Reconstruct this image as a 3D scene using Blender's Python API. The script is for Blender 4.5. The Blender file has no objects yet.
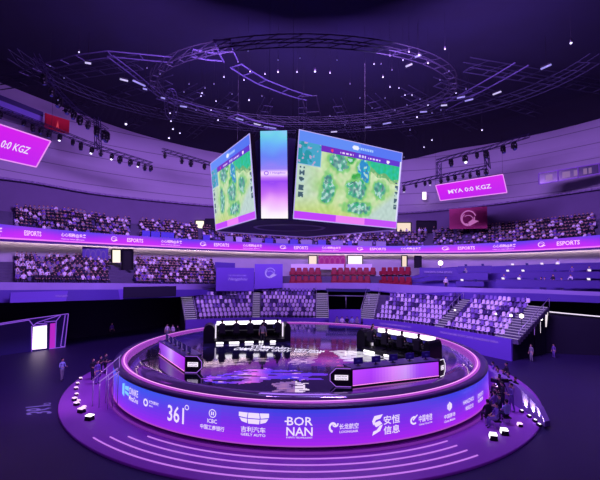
import bpy, bmesh, math, random
from mathutils import Vector, Matrix, noise
random.seed(7)
C = bpy.context.scene.collection
R = math.radians
PI = math.pi
# ------------------------------------------------------------------ camera
CAMZ = 9.0
F = 400.0
cam_rot = (Matrix.Rotation(R(90) + math.atan(24 / F), 3, 'X') @ Matrix.Rotation(0.008, 3, 'Z'))
cd = bpy.data.cameras.new('camera'); cd.sensor_width = 36; cd.lens = 36 * F / 600
cd.clip_end = 400
cam = bpy.data.objects.new('camera', cd); C.objects.link(cam)
cam.location = (0, 0, CAMZ); cam.rotation_euler = cam_rot.to_euler()
bpy.context.scene.camera = cam

def ray(px, py):
    return cam_rot @ Vector(((px - 300) / F, -(py - 240) / F, -1))
def P(px, py, Y):
    d = ray(px, py); d = d * (Y / d.y)
    return Vector((d.x, d.y, d.z + CAMZ))
def G(px, py, z):
    d = ray(px, py); k = (z - CAMZ) / d.z
    return Vector((d.x * k, d.y * k, z))
def proj(p):
    q = cam_rot.transposed() @ (Vector(p) - Vector((0, 0, CAMZ)))
    return (300 + F * q.x / -q.z, 240 - F * q.y / -q.z)

# ------------------------------------------------------------------ colour / materials
def lin(c):
    c = c / 255
    return c / 12.92 if c <= .04045 else ((c + .055) / 1.055) ** 2.4
def L3(c): return tuple(lin(v) for v in c)
MATS = {}
def mat(name, col, rough=.6, metal=0., noise_amt=0., scale=6., bump=0.):
    if name in MATS: return MATS[name]
    m = bpy.data.materials.new(name); m.use_nodes = True
    nt = m.node_tree; b = nt.nodes['Principled BSDF']
    c = L3(col)
    b.inputs['Base Color'].default_value = (*c, 1)
    b.inputs['Roughness'].default_value = rough; b.inputs['Metallic'].default_value = metal
    if noise_amt or bump:
        tc = nt.nodes.new('ShaderNodeTexCoord')
        n = nt.nodes.new('ShaderNodeTexNoise'); n.inputs['Scale'].default_value = scale
        n.inputs['Detail'].default_value = 4
        nt.links.new(tc.outputs['Object'], n.inputs['Vector'])
        if noise_amt:
            mx = nt.nodes.new('ShaderNodeMix'); mx.data_type = 'RGBA'
            mx.inputs[6].default_value = (*[v * (1 - noise_amt) for v in c], 1)
            mx.inputs[7].default_value = (*[min(1, v * (1 + noise_amt)) for v in c], 1)
            nt.links.new(n.outputs['Fac'], mx.inputs[0])
            nt.links.new(mx.outputs[2], b.inputs['Base Color'])
        if bump:
            bp = nt.nodes.new('ShaderNodeBump'); bp.inputs['Strength'].default_value = bump
            nt.links.new(n.outputs['Fac'], bp.inputs['Height'])
            nt.links.new(bp.outputs['Normal'], b.inputs['Normal'])
    MATS[name] = m; return m
def emit(name, col, k=1.):
    if name in MATS: return MATS[name]
    m = bpy.data.materials.new(name); m.use_nodes = True
    b = m.node_tree.nodes['Principled BSDF']
    b.inputs['Base Color'].default_value = (.01, .01, .01, 1); b.inputs['Roughness'].default_value = .4
    b.inputs['Emission Color'].default_value = (*L3(col), 1); b.inputs['Emission Strength'].default_value = k
    MATS[name] = m; return m
def attr_emit(name, rough=.35, k=1., base=(.01, .01, .01), spec=.5):
    if name in MATS: return MATS[name]
    m = bpy.data.materials.new(name); m.use_nodes = True
    nt = m.node_tree; b = nt.nodes['Principled BSDF']
    a = nt.nodes.new('ShaderNodeVertexColor'); a.layer_name = 'picture'
    nt.links.new(a.outputs['Color'], b.inputs['Emission Color'])
    b.inputs['Emission Strength'].default_value = k
    b.inputs['Base Color'].default_value = (*base, 1); b.inputs['Roughness'].default_value = rough
    b.inputs['Specular IOR Level'].default_value = spec
    MATS[name] = m; return m

concrete = mat('concrete_wall', (176, 168, 186), .8, 0, .12, .6)
panel_wall = mat('panel_wall', (182, 172, 190), .7, 0, .06, .3)
def seams(m, spacing, dark=.72, w=.04, off=0.):
    nt = m.node_tree; b = nt.nodes['Principled BSDF']
    src = b.inputs['Base Color'].links[0].from_socket
    geo = nt.nodes.new('ShaderNodeNewGeometry'); sp = nt.nodes.new('ShaderNodeSeparateXYZ')
    nt.links.new(geo.outputs['Position'], sp.inputs[0])
    ad = nt.nodes.new('ShaderNodeMath'); ad.operation = 'ADD'; ad.inputs[1].default_value = off
    nt.links.new(sp.outputs['Z'], ad.inputs[0])
    md = nt.nodes.new('ShaderNodeMath'); md.operation = 'MODULO'; md.inputs[1].default_value = spacing
    nt.links.new(ad.outputs[0], md.inputs[0])
    lt = nt.nodes.new('ShaderNodeMath'); lt.operation = 'LESS_THAN'; lt.inputs[1].default_value = w
    nt.links.new(md.outputs[0], lt.inputs[0])
    mx = nt.nodes.new('ShaderNodeMix'); mx.data_type = 'RGBA'; mx.blend_type = 'MULTIPLY'
    nt.links.new(lt.outputs[0], mx.inputs[0]); nt.links.new(src, mx.inputs[6])
    mx.inputs[7].default_value = (dark, dark, dark, 1)
    nt.links.new(mx.outputs[2], b.inputs['Base Color'])
seams(panel_wall, 2.35, .5, .13, .6)
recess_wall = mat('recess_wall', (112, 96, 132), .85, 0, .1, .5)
purple_paint = mat('purple_vinyl', (112, 80, 190), .55, 0, .05, .4)
deep_purple = mat('deep_purple_vinyl', (80, 56, 152), .6, 0, .06, .5)
tier_mat = mat('tier_concrete', (84, 76, 104), .8, 0, .15, 1.2)
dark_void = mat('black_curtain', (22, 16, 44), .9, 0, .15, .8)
floor_mat = mat('dark_arena_floor', (36, 22, 72), .5, 0, .25, .25)
plat_mat = mat('purple_platform', (160, 84, 190), .45, 0, .12, .5)
ceil_mat = mat('navy_ceiling', (8, 10, 42), .9, 0, .5, .3)
black = mat('black_metal', (18, 16, 26), .45, .3)
black_soft = mat('black_fabric', (20, 18, 30), .8)
truss_dark = mat('dark_truss', (40, 32, 66), .5, .3)
truss_lit = mat('aluminium_truss', (150, 140, 175), .4, .6)
seat_pale = mat('pale_seat_plastic', (225, 218, 235), .45)
seat_mid = mat('violet_seat_plastic', (132, 108, 178), .5)
seat_dark = mat('dark_seat_plastic', (58, 44, 100), .5)
red_seat = mat('red_leather', (142, 20, 46), .5)
steel = mat('pale_steel', (190, 185, 205), .35, .5)
lit_white = emit('white_light', (255, 250, 255), 2.2)
lit_soft = emit('soft_white_light', (245, 230, 255), 1.1)
lit_text = emit('white_lettering', (240, 222, 255), 1.0)
lit_pinktext = emit('pink_lettering', (250, 200, 250), 1.15)
lit_faint = emit('faint_lettering', (160, 110, 235), .8)
lit_warm = emit('warm_window_light', (250, 225, 200), 1.0)
lit_pink = emit('pink_led', (250, 140, 245), 1.25)
lit_line = emit('violet_led', (175, 110, 250), .8)
lit_spot = emit('spot_lens', (230, 225, 255), 3.5)
lit_dimspot = emit('dim_spot_lens', (150, 140, 230), 1.0)
screen_blue = emit('blue_monitor', (52, 40, 150), .6)

# ------------------------------------------------------------------ tagging and mesh builder
TM = {}
def tag(o, label=None, cat=None, group=None, kind=None):
    if label: o['label'] = label
    if cat: o['category'] = cat
    if group: o['group'] = group
    if kind: o['kind'] = kind
    return o
def thing(name, label, cat, loc=(0, 0, 0), rz=0, group=None):
    o = bpy.data.objects.new(name, None); C.objects.link(o); o.empty_display_size = .2
    o.location = loc; o.rotation_euler = (0, 0, rz)
    TM[o.name] = Matrix.Translation(Vector(loc)) @ Matrix.Rotation(rz, 4, 'Z')
    return tag(o, label, cat, group)

class MB:
    def __init__(s, M=None):
        s.v = []; s.f = []; s.mi = []; s.col = []; s.M = M or Matrix.Identity(4); s.cur = 0; s.sm = []
    def add(s, vs, fs, smooth=False, cols=None):
        n = len(s.v)
        s.v += [s.M @ Vector(p) for p in vs]
        s.f += [tuple(i + n for i in f) for f in fs]; s.mi += [s.cur] * len(fs); s.sm += [smooth] * len(fs)
        if cols is not None: s.col += cols
    def box(s, c, d, rz=0, taper=1., bev=0.):
        c = Vector(c); x, y, z = d[0] / 2, d[1] / 2, d[2] / 2
        m = Matrix.Translation(c) @ Matrix.Rotation(rz, 4, 'Z')
        if bev <= 0:
            vs = []
            for sz in (-1, 1):
                t = taper if sz > 0 else 1
                for a, b in ((-1, -1), (1, -1), (1, 1), (-1, 1)): vs.append(m @ Vector((a * x * t, b * y * t, sz * z)))
            s.add(vs, [(0, 3, 2, 1), (4, 5, 6, 7), (0, 1, 5, 4), (1, 2, 6, 5), (2, 3, 7, 6), (3, 0, 4, 7)])
        else:
            vs = []; fs = []
            lay = [(-z, bev), (-z + bev, 0), (z - bev, 0), (z, bev)]
            for zz, ins in lay:
                t = taper if zz > 0 else 1
                X = (x - ins) * t; Y = (y - ins) * t; b = min(bev, X * .6, Y * .6)
                for a in ((X - b, -Y), (X, -Y + b), (X, Y - b), (X - b, Y), (-X + b, Y), (-X, Y - b), (-X, -Y + b), (-X + b, -Y)):
                    vs.append(m @ Vector((a[0], a[1], zz)))
            for l in range(3):
                for k in range(8):
                    k2 = (k + 1) % 8; fs.append((l * 8 + k, l * 8 + k2, l * 8 + 8 + k2, l * 8 + 8 + k))
            fs.append(tuple(range(7, -1, -1))); fs.append(tuple(range(24, 32)))
            s.add(vs, fs)
        return s
    def tube(s, p0, p1, r0, r1=None, n=8, cap=True, smooth=True):
        p0 = Vector(p0); p1 = Vector(p1); r1 = r0 if r1 is None else r1
        d = (p1 - p0)
        if d.length < 1e-6: return s
        d.normalize(); a = d.orthogonal().normalized(); b = d.cross(a)
        vs = [p0 + (a * math.cos(2 * PI * k / n) + b * math.sin(2 * PI * k / n)) * r0 for k in range(n)]
        vs += [p1 + (a * math.cos(2 * PI * k / n) + b * math.sin(2 * PI * k / n)) * r1 for k in range(n)]
        fs = [(k, (k + 1) % n, n + (k + 1) % n, n + k) for k in range(n)]
        s.add(vs, fs, smooth and n > 5)
        if cap: 
            base = len(s.v) - 2 * n
            s.f += [tuple(base + k for k in range(n - 1, -1, -1)), tuple(base + n + k for k in range(n))]
            s.mi += [s.cur] * 2; s.sm += [False] * 2
        return s
    def path(s, pts, r, n=6):
        for a, b in zip(pts, pts[1:]): s.tube(a, b, r, r, n)
        return s
    def ball(s, c, r, n=10, m=6, sc=(1, 1, 1)):
        c = Vector(c); vs = [c + Vector((0, 0, r * sc[2]))]
        for i in range(1, m):
            t = PI * i / m
            for k in range(n):
                a = 2 * PI * k / n
                vs.append(c + Vector((r * sc[0] * math.sin(t) * math.cos(a), r * sc[1] * math.sin(t) * math.sin(a), r * sc[2] * math.cos(t))))
        vs.append(c - Vector((0, 0, r * sc[2])))
        fs = [(0, 1 + k, 1 + (k + 1) % n) for k in range(n)]
        for i in range(m - 2):
            for k in range(n):
                a = 1 + i * n + k; b = 1 + i * n + (k + 1) % n
                fs.append((a, a + n, b + n, b))
        e = len(vs) - 1; q = 1 + (m - 2) * n
        fs += [(q + k, e, q + (k + 1) % n) for k in range(n)]
        s.add(vs, fs, True); return s
    def lathe(s, prof, c=(0, 0), n=64, a0=0, a1=2 * PI, smooth=True):
        full = abs(a1 - a0 - 2 * PI) < 1e-6; N = n if full else n + 1
        vs = []
        for r, z in prof:
            for k in range(N):
                a = a0 + (a1 - a0) * k / n
                vs.append((c[0] + r * math.cos(a), c[1] + r * math.sin(a), z))
        fs = []
        for i in range(len(prof) - 1):
            for k in range(n):
                k2 = (k + 1) % N
                fs.append((i * N + k, i * N + k2, (i + 1) * N + k2, (i + 1) * N + k))
        s.add(vs, fs, smooth); return s
    def prism(s, pts, z0, z1):
        n = len(pts); vs = [(p[0], p[1], z0) for p in pts] + [(p[0], p[1], z1) for p in pts]
        fs = [tuple(range(n - 1, -1, -1)), tuple(range(n, 2 * n))] + [(k, (k + 1) % n, n + (k + 1) % n, n + k) for k in range(n)]
        s.add(vs, fs); return s
    def slab(s, q, nrm, t):
        """polygon q (3D) given thickness t along -nrm"""
        n = len(q); q = [Vector(p) for p in q]; nrm = Vector(nrm).normalized()
        vs = q + [p - nrm * t for p in q]
        fs = [tuple(range(n)), tuple(range(2 * n - 1, n - 1, -1))] + [(k, n + k, n + (k + 1) % n, (k + 1) % n) for k in range(n)]
        s.add(vs, fs); return s
    def strip(s, A, B, smooth=False, thick=0):
        n = len(A); fs = [(k, k + 1, n + k + 1, n + k) for k in range(n - 1)]
        s.add(list(A) + list(B), fs, smooth); return s
    def build(s, name, mats, parent=None, local=False):
        if not isinstance(mats, (list, tuple)): mats = [mats]
        me = bpy.data.meshes.new(name)
        off = Vector((0, 0, 0))
        if parent is None and not local and s.v:
            xs = [p.x for p in s.v]; ys = [p.y for p in s.v]; zs = [p.z for p in s.v]
            off = Vector(((min(xs) + max(xs)) / 2, (min(ys) + max(ys)) / 2, min(zs)))
            vs = [p - off for p in s.v]
        elif parent is not None and not local:
            inv = TM[parent.name].inverted(); vs = [inv @ p for p in s.v]
        else: vs = s.v
        me.from_pydata([tuple(p) for p in vs], [], s.f); me.validate(clean_customdata=False)
        for m in mats: me.materials.append(m)
        if len(me.polygons) == len(s.f):
            me.polygons.foreach_set('material_index', s.mi); me.polygons.foreach_set('use_smooth', s.sm)
        if s.col and len(s.col) == len(me.polygons):
            ca = me.color_attributes.new('picture', 'FLOAT_COLOR', 'CORNER'); buf = []
            for p, c in zip(me.polygons, s.col): buf += [c[0], c[1], c[2], 1.] * p.loop_total
            ca.data.foreach_set('color', buf)
        me.update()
        o = bpy.data.objects.new(name, me); C.objects.link(o); o.location = off
        if parent is not None:
            o.parent = parent; TM[o.name] = TM[parent.name].copy()
        else: TM[o.name] = Matrix.Translation(off)
        return o
def struct(o): return tag(o, kind='structure')
def copy_tree(o, parent=None):
    c = o.copy(); C.objects.link(c); c.parent = parent
    for ch in list(o.children): copy_tree(ch, c)
    return c
ORD = ['first', 'second', 'third', 'fourth', 'fifth', 'sixth', 'seventh', 'eighth', 'ninth', 'tenth', 'eleventh', 'twelfth', 'thirteenth', 'fourteenth', 'fifteenth', 'sixteenth', 'seventeenth', 'eighteenth', 'nineteenth', 'twentieth']

# lettering ---------------------------------------------------------
_tc = {}
def glyphs(s):
    if s in _tc: return _tc[s]
    c = bpy.data.curves.new('lettering', 'FONT'); c.body = s; c.resolution_u = 2; c.offset = .012
    o = bpy.data.objects.new('lettering', c); C.objects.link(o)
    dg = bpy.context.evaluated_depsgraph_get()
    m = bpy.data.meshes.new_from_object(o.evaluated_get(dg))
    vs = [v.co.copy() for v in m.vertices]; fs = [tuple(p.vertices) for p in m.polygons]
    bpy.data.objects.remove(o); bpy.data.curves.remove(c); bpy.data.meshes.remove(m)
    x0 = min(v.x for v in vs); x1 = max(v.x for v in vs); y0 = min(v.y for v in vs); y1 = max(v.y for v in vs)
    vs = [((v.x - x0) / (x1 - x0), (v.y - y0) / (y1 - y0)) for v in vs]
    _tc[s] = (vs, fs, (x1 - x0) / (y1 - y0)); return _tc[s]
def put_text(mb, s, fn, u0, u1, v0, v1, italic=0.):
    vs, fs, asp = glyphs(s)
    mb.add([fn(u0 + (u1 - u0) * (a + italic * b), v0 + (v1 - v0) * b) for a, b in vs], fs)
def put_poly(mb, pts, fn, u0, u1, v0, v1):
    mb.add([fn(u0 + (u1 - u0) * a, v0 + (v1 - v0) * b) for a, b in pts], [tuple(range(len(pts)))])
def put_ring(mb, fn, u0, u1, v0, v1, w=.2, n=20, a0=0, a1=2 * PI):
    vs = []; 
    for k in range(n + 1):
        a = a0 + (a1 - a0) * k / n
        for r in (.5, .5 - w): vs.append(fn(u0 + (u1 - u0) * (.5 + r * math.cos(a)), v0 + (v1 - v0) * (.5 + r * math.sin(a))))
    mb.add(vs, [(2 * k, 2 * k + 2, 2 * k + 3, 2 * k + 1) for k in range(n)])
def quad_fn(bl, br, tr, tl, off=.02):
    bl, br, tr, tl = map(Vector, (bl, br, tr, tl))
    n = (br - bl).cross(tl - bl).normalized()
    if n.dot(Vector((0, 0, CAMZ)) - bl) < 0: n = -n
    def fn(u, v): return (bl * (1 - u) + br * u) * (1 - v) + (tl * (1 - u) + tr * u) * v + n * off
    return fn, n

# curves ------------------------------------------------------------
def interp(K, x, j):
    xs = [k[0] for k in K]
    i = max(0, min(len(K) - 2, next((q for q in range(len(K) - 1) if x <= xs[q + 1]), len(K) - 2)))
    def sl(a): 
        a0 = max(0, a - 1); a1 = min(len(K) - 1, a + 1)
        return (K[a1][j] - K[a0][j]) / (K[a1][0] - K[a0][0])
    h = xs[i + 1] - xs[i]; t = (x - xs[i]) / h
    if t < 0 or t > 1: return K[i][j] + (K[i + 1][j] - K[i][j]) * t
    h00 = 2 * t ** 3 - 3 * t * t + 1; h10 = t ** 3 - 2 * t * t + t; h01 = -2 * t ** 3 + 3 * t * t; h11 = t ** 3 - t * t
    return h00 * K[i][j] + h10 * h * sl(i) + h01 * K[i + 1][j] + h11 * h * sl(i + 1)
class Curve:
    def __init__(s, K): s.K = K
    def Y(s, px): return interp(s.K, px, 1)
    def y(s, px): return interp(s.K, px, 2)
    def at(s, px, dY=0, dpy=0): return P(px, s.y(px) + dpy, s.Y(px) + dY)
def pxs(a, b, step=8):
    n = max(1, int(abs(b - a) / step)); return [a + (b - a) * k / n for k in range(n + 1)]
def even(fn, a, b, spacing):
    N = 400; pts = [fn(a + (b - a) * k / N) for k in range(N + 1)]
    out = []; acc = spacing / 2
    for k in range(N):
        l = (pts[k + 1].xy - pts[k].xy).length
        while acc <= l and l > 0:
            t = acc / l; out.append(a + (b - a) * (k + t) / N); acc += spacing
        acc -= l
    return out
LP, RP = -70, 670
ribY = [(-70, 34), (24, 44), (120, 54), (220, 64), (300, 70), (400, 69), (490, 62), (576, 52), (670, 42)]
def RC(pys, dY=0):
    """curve on the ribbon's plan, dY behind it, heights from (px,py) knots"""
    return Curve([(p, interp([(a, b) for a, b in ribY], p, 1) + dY, y) for p, y in pys])
rib_bot = RC([(-70, 235), (24, 240), (120, 245), (220, 249.5), (300, 252), (400, 252.6), (490, 252), (576, 248.5), (670, 243)])
rib_top = RC([(-70, 216), (24, 226.5), (120, 234.7), (220, 240.8), (300, 244), (400, 246), (490, 243), (576, 237), (670, 228)])
balK = [(-70, 32), (24, 38), (100, 43), (185, 54), (220, 59.8), (250, 61.2), (300, 61.5), (370, 60.5), (400, 57.5), (460, 52), (540, 48), (576, 46), (670, 41)]
def BC(pys, dY=0): return Curve([(p, interp([(a, b) for a, b in balK], p, 1) + dY, y) for p, y in pys])
bal_top = BC([(-70, 281), (24, 282.5), (100, 283), (185, 284), (250, 284), (300, 283), (370, 283), (400, 284.5), (460, 287.5), (540, 289.5), (576, 291), (670, 294)])
bal_bot = BC([(-70, 305), (24, 302), (100, 300), (185, 296.5), (220, 293), (250, 291.5), (300, 290), (370, 291), (400, 294), (460, 299), (540, 301), (576, 302), (670, 306)])

# ================================================================== SETTING
FZ = -.35; PZ = -.22; SC = Vector((.13, 34.9, 0)); SR = 14.6; ST = 1.93
mb = MB(); mb.box((0, 45, FZ - .1), (190, 150, .2)); struct(mb.build('floor', floor_mat))

def ring_wall(name, A, B, m, a=LP, b=RP, step=8, flip=False):
    mb = MB(); xs = pxs(a, b, step); mb.strip([A(x) for x in xs], [B(x) for x in xs], True)
    return struct(mb.build(name, m))
# balcony parapet (solid, .35 thick)
def thick_ring(mb, A, B, a, b, dY, step=8):
    xs = pxs(a, b, step); a0 = [A(x) for x in xs]; b0 = [B(x) for x in xs]
    def back(p):
        d = Vector((p.x - SC.x, p.y - SC.y, 0)).normalized(); return p + d * dY
    a1 = [back(p) for p in a0]; b1 = [back(p) for p in b0]
    n = len(xs)
    mb.add(a0 + b0 + a1 + b1, [(k, k + 1, n + k + 1, n + k) for k in range(n - 1)], True)
    mb.add(b0 + b1, [(k, k + 1, n + k + 1, n + k) for k in range(n - 1)])
    mb.add(a0 + a1, [(k, k + 1, n + k + 1, n + k) for k in range(n - 1)])
    mb.add(a1 + b1, [(k, k + 1, n + k + 1, n + k) for k in range(n - 1)])
bal_mid = lambda x: P(x, bal_bot.y(x) + (bal_top.y(x) - bal_bot.y(x)) * interp([(-70, .62), (185, .55), (300, .1), (400, .15), (460, .6), (670, .6)], x, 1), bal_bot.Y(x))
mb = MB(); thick_ring(mb, lambda x: bal_mid(x), lambda x: bal_top.at(x), LP, RP, .3)
struct(mb.build('balcony_railing_wall', mat('grey_violet_parapet', (150, 132, 190), .6, 0, .12, .8)))
mb = MB(); thick_ring(mb, lambda x: bal_bot.at(x), lambda x: bal_mid(x) , LP, RP, .28)
struct(mb.build('balcony_fascia', deep_purple))

# ---- tiers
def tier(name, Ff, Bf, a, b, n, m=tier_mat, step=10, seatfn=None):
    """stepped stand between floor line Ff(front) and Bf(back)"""
    mb = MB(); xs = pxs(a, b, step) if abs(b - a) > 12 else pxs(a, b, abs(b - a) / 20)
    prof = []
    for i in range(n):
        for t in (i / n, (i + 1) / n): prof.append((t, i / max(1, n - 1)))
    rows = [[Ff(x).lerp(Bf(x), t).xy.to_3d() + Vector((0, 0, Ff(x).z + (Bf(x).z - Ff(x).z) * h)) for x in xs] for t, h in prof]
    base = [Vector((p.x, p.y, p.z - .5)) for p in rows[0]]
    rows = [base] + rows
    for A, B in zip(rows, rows[1:]): mb.strip(A, B)
    o = struct(mb.build(name, m)); return o
def rowpt(Ff, Bf, n, i, x, off=.55):
    f = Ff(x); b = Bf(x); p = f.lerp(b, (i + off) / n); p.z = f.z + (b.z - f.z) * i / max(1, n - 1); return p
def heading(fn, x, e=.5):
    t = (fn(x + e) - fn(x - e)); nrm = Vector((-t.y, t.x, 0)).normalized()
    if nrm.dot(SC - fn(x)) < 0: nrm = -nrm
    return math.atan2(nrm.x, -nrm.y)      # rotation so that local -Y faces the stage

# lower tier front line
LPTS = [Vector(p) * 1.02 for p in ((-14.2, 50.5, 0), (-10, 52.2, 0), (-6.6, 53.0, 0), (-2, 53.3, 0), (3.9, 53.1, 0), (8.3, 52.9, 0), (11, 51.4, 0), (13.55, 49.0, 0), (15.8, 46.3, 0), (17.7, 43.3, 0), (20.4, 39.0, 0))]
def lowpos(s):
    K = [(i, p.x, p.y) for i, p in enumerate(LPTS)]
    return Vector((interp(K, s, 1), interp(K, s, 2), 0))
def lownorm(s):
    t = lowpos(s + .05) - lowpos(s - .05); n = Vector((-t.y, t.x, 0)).normalized()
    return n if n.dot(lowpos(s) - SC) > 0 else -n
def lowF(s, z=1.6): p = lowpos(s) + lownorm(s) * .35; p.z = z; return p
def lowB(s, z=4.55): p = lowpos(s) + lownorm(s) * 6.4; p.z = z; return p
def s_of(px):
    best = min((abs(proj(lowpos(k / 50) + Vector((0, 0, 1.8)))[0] - px), k / 50) for k in range(0, 501)); return best[1]
LN = 7
sL0, sL1, sR0, sR1 = 0, 4, 5, 10
tier('seating_tier', lowF, lowB, sL0, sL1, LN)
tier('seating_tier', lowF, lowB, sR0, sR1, LN)
for a, b, lab in ((sL0, sL1, 'left'), (sR0, sR1, 'right')):
    mb = MB(); ss = [a + (b - a) * k / 24 for k in range(25)]
    fr = [lowpos(s) for s in ss]; bk = [lowpos(s) + lownorm(s) * .25 for s in ss]
    for A, z0, B, z1 in ((fr, FZ, fr, 1.78), (fr, 1.78, bk, 1.78), (bk, 1.78, bk, FZ)):
        mb.strip([Vector((p.x, p.y, z0)) for p in A], [Vector((p.x, p.y, z1)) for p in B])
    for e in (0, -1):
        mb.add([Vector((fr[e].x, fr[e].y, FZ)), Vector((bk[e].x, bk[e].y, FZ)), Vector((bk[e].x, bk[e].y, 1.78)), Vector((fr[e].x, fr[e].y, 1.78))], [(0, 1, 2, 3)])
    # end cheeks of the stand
    w = thing('front_barrier', 'violet barrier wall running along the front of the %s lower seats' % lab, 'barrier', (fr[12].x, fr[12].y, FZ))
    mb.build('wall_panel', purple_paint, w)
    mt = MB()
    def fn(u, v, a=a, b=b):
        p = lowpos(a + (b - a) * u) - lownorm(a + (b - a) * u) * .02; return Vector((p.x, p.y, v))
    if lab == 'right':
        put_text(mt, 'HANGZHOU ASIAN GAMES  ESPORTS CENTRE  HANGZHOU CHINA', fn, .62, .95, 1.15, 1.38)
        put_text(mt, 'THE 19TH ASIAN GAMES HANGZHOU 2022', fn, .15, .4, 1.2, 1.42)
    else:
        put_text(mt, '中国 杭州 电子竞技中心', fn, .70, .95, .7, 1.35)
    tag(mt.build('lettering', lit_faint, w), 'faint pale lettering')
# dark side cheeks
for s, nm in ((sL0, 1), (sL1, 2), (sR0, 3), (sR1, 4)):
    mb = MB(); f = lowpos(s); n = lownorm(s); q = [(f + n * .3, FZ), (f + n * .3, 1.6), (f + n * 6.4, 4.5), (f + n * 6.4, FZ)]
    mb.slab([Vector((p.x, p.y, z)) for p, z in q], Vector((n.y, -n.x, 0)), .1)
    struct(mb.build('trim_%d' % nm, dark_void))

# mid tier back wall, soffit, ribbon underside
midB = RC([(-70, 261), (24, 262), (100, 262.5), (185, 264), (230, 266), (300, 275), (412, 276), (440, 268), (500, 266), (576, 263), (670, 262)], 2.6)
wallT = RC([(-70, 236), (24, 241), (120, 246), (220, 250.3), (300, 252.4), (400, 253.2), (490, 252.6), (576, 249.5), (670, 245)], 3.0)
ring_wall('wall_mid', lambda x: midB.at(x, 0, 6), lambda x: wallT.at(x), concrete)
# ribbon board
rib = thing('ribbon_screen', 'long curved magenta and blue ribbon screen along the front of the upper balcony', 'screen', rib_bot.at(300))
mb = MB(); xs = pxs(LP, RP, 4); NV = 8; A = []
for j in range(NV + 1): A.append([rib_bot.at(x).lerp(rib_top.at(x), j / NV) for x in xs])
vs = []; 
for j in range(NV):
    for k in range(len(xs) - 1):
        t = (j + .5) / NV; ph = .5 + .5 * math.sin(xs[k] / 17.)
        lo = (200, 40, 240); hi = (80 + 40 * ph, 60, 228); md = (150 + 40 * ph, 40, 238)
        c = [lo[i] + (md[i] - lo[i]) * t * 2 if t < .5 else md[i] + (hi[i] - md[i]) * (t * 2 - 1) for i in range(3)]
        if j == 0: c = (238, 120, 250)
        mb.add([A[j][k], A[j][k + 1], A[j + 1][k + 1], A[j + 1][k]], [(0, 1, 2, 3)], False, [L3(c)])
ribbon_m = attr_emit('ribbon_led', k=1.05)
mb.build('display', ribbon_m, rib)
mb = MB(); thick_ring(mb, lambda x: rib_bot.at(x, .12, 2.4 * 44 / rib_bot.Y(x)), lambda x: rib_top.at(x, .12), LP, RP, .25, 8)
mb.build('housing', mat('violet_housing', (70, 40, 120), .6), rib)
def rib_fn(u, v):   # u in px, v 0..1 of the board height
    p = rib_bot.at(u).lerp(rib_top.at(u), v); d = Vector((SC.x - p.x, SC.y - p.y, 0)).normalized(); return p + d * .05
def emblem(mt, fn, u0, u1, v0, v1):
    for k, (w, a0) in enumerate(((.07, .3), (.07, 2.2), (.07, 4.2))):
        s = .15 * k
        put_ring(mt, fn, u0 + (u1 - u0) * s * .5, u1 - (u1 - u0) * s * .6, v0 + (v1 - v0) * s * .4, v1 - (v1 - v0) * s, w, 16, a0, a0 + 4.4)
    put_poly(mt, [(.55, .0), (1.15, .3), (.75, .42), (.5, .25)], fn, u0, u1, v0, v1)
seq = [(24, 41, 'E'), (60, 86, 'C'), (111, 117, 'M'), (127, 143, 'E'), (160, 182, 'C'), (200, 206, 'M'), (214, 229, 'E'), (242, 262, 'C'), (280, 286, 'M'), (294, 308, 'E'), (321, 341, 'C'), (357, 363, 'M'), (370, 386, 'E'), (400, 421, 'C'), (442, 449, 'M'), (458, 475, 'E'), (492, 516, 'C'), (538, 545, 'M'), (557, 580, 'E'), (600, 625, 'C'), (-20, 2, 'C')]
for a, b, k in seq:
    mt = MB()
    if k == 'E': put_text(mt, 'ESPORTS', rib_fn, a, b, .34, .72)
    elif k == 'C':
        put_text(mt, '心心相融@未来', rib_fn, a + 1, b, .42, .78); put_text(mt, 'Heart to Heart @Future', rib_fn, a + 1, b - 2, .2, .32)
    else: emblem(mt, rib_fn, a, b, .3, .8)
    mt.build({'E': 'word_lettering', 'C': 'slogan_lettering', 'M': 'emblem'}[k], lit_pinktext, rib)
# soffit between ribbon and wall; linear light under it
mb = MB(); xs = pxs(LP, RP, 8)
mb.strip([rib_bot.at(x, .2, 2.2 * 44 / rib_bot.Y(x)) for x in xs], [wallT.at(x, .2) for x in xs])
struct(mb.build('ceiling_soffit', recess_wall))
lt = thing('strip_light', 'thin pale strip light glowing under the ribbon screen along the mid level wall', 'light', wallT.at(300))
mb = MB(); mb.path([wallT.at(x, -.25, .6) for x in xs], .05, 6); mb.build('tube', emit('strip_glow', (255, 222, 225), 11), lt)

# upper tier
upF = RC([(-70, 222), (24, 232), (120, 239), (220, 244), (300, 247), (400, 248.5), (490, 247), (576, 242), (670, 233)], .6)
upB = RC([(-70, 203), (24, 214), (60, 215), (120, 223), (200, 228.5), (250, 235), (300, 238), (400, 235), (480, 231), (576, 222), (670, 212)], 6.6)
UN = 7
tier('seating_tier', lambda x: upF.at(x), lambda x: upB.at(x), LP, RP, UN)
panB = RC([(-70, 170), (24, 181), (100, 194), (215, 206), (300, 211), (400, 213), (490, 204.5), (576, 192), (670, 178)], 7.6)
panT = RC([(-70, 54), (24, 92), (60, 106), (100, 121), (150, 137), (220, 153), (300, 161), (400, 160.5), (450, 150), (500, 142), (576, 125), (670, 98)], 9.5)
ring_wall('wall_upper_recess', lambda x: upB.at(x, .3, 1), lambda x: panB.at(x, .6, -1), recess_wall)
# upper panel wall
mb = MB(); xs = pxs(LP, RP, 6)
rows = []
for j in range(9):
    t = j / 8; bow = math.sin(PI * t) * 1.3
    rows.append([panB.at(x).lerp(panT.at(x), t) + (panB.at(x) - SC).xy.to_3d().normalized() * bow for x in xs])
for A_, B_ in zip(rows, rows[1:]): mb.strip(A_, B_, True)
struct(mb.build('wall_upper', panel_wall))
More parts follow.
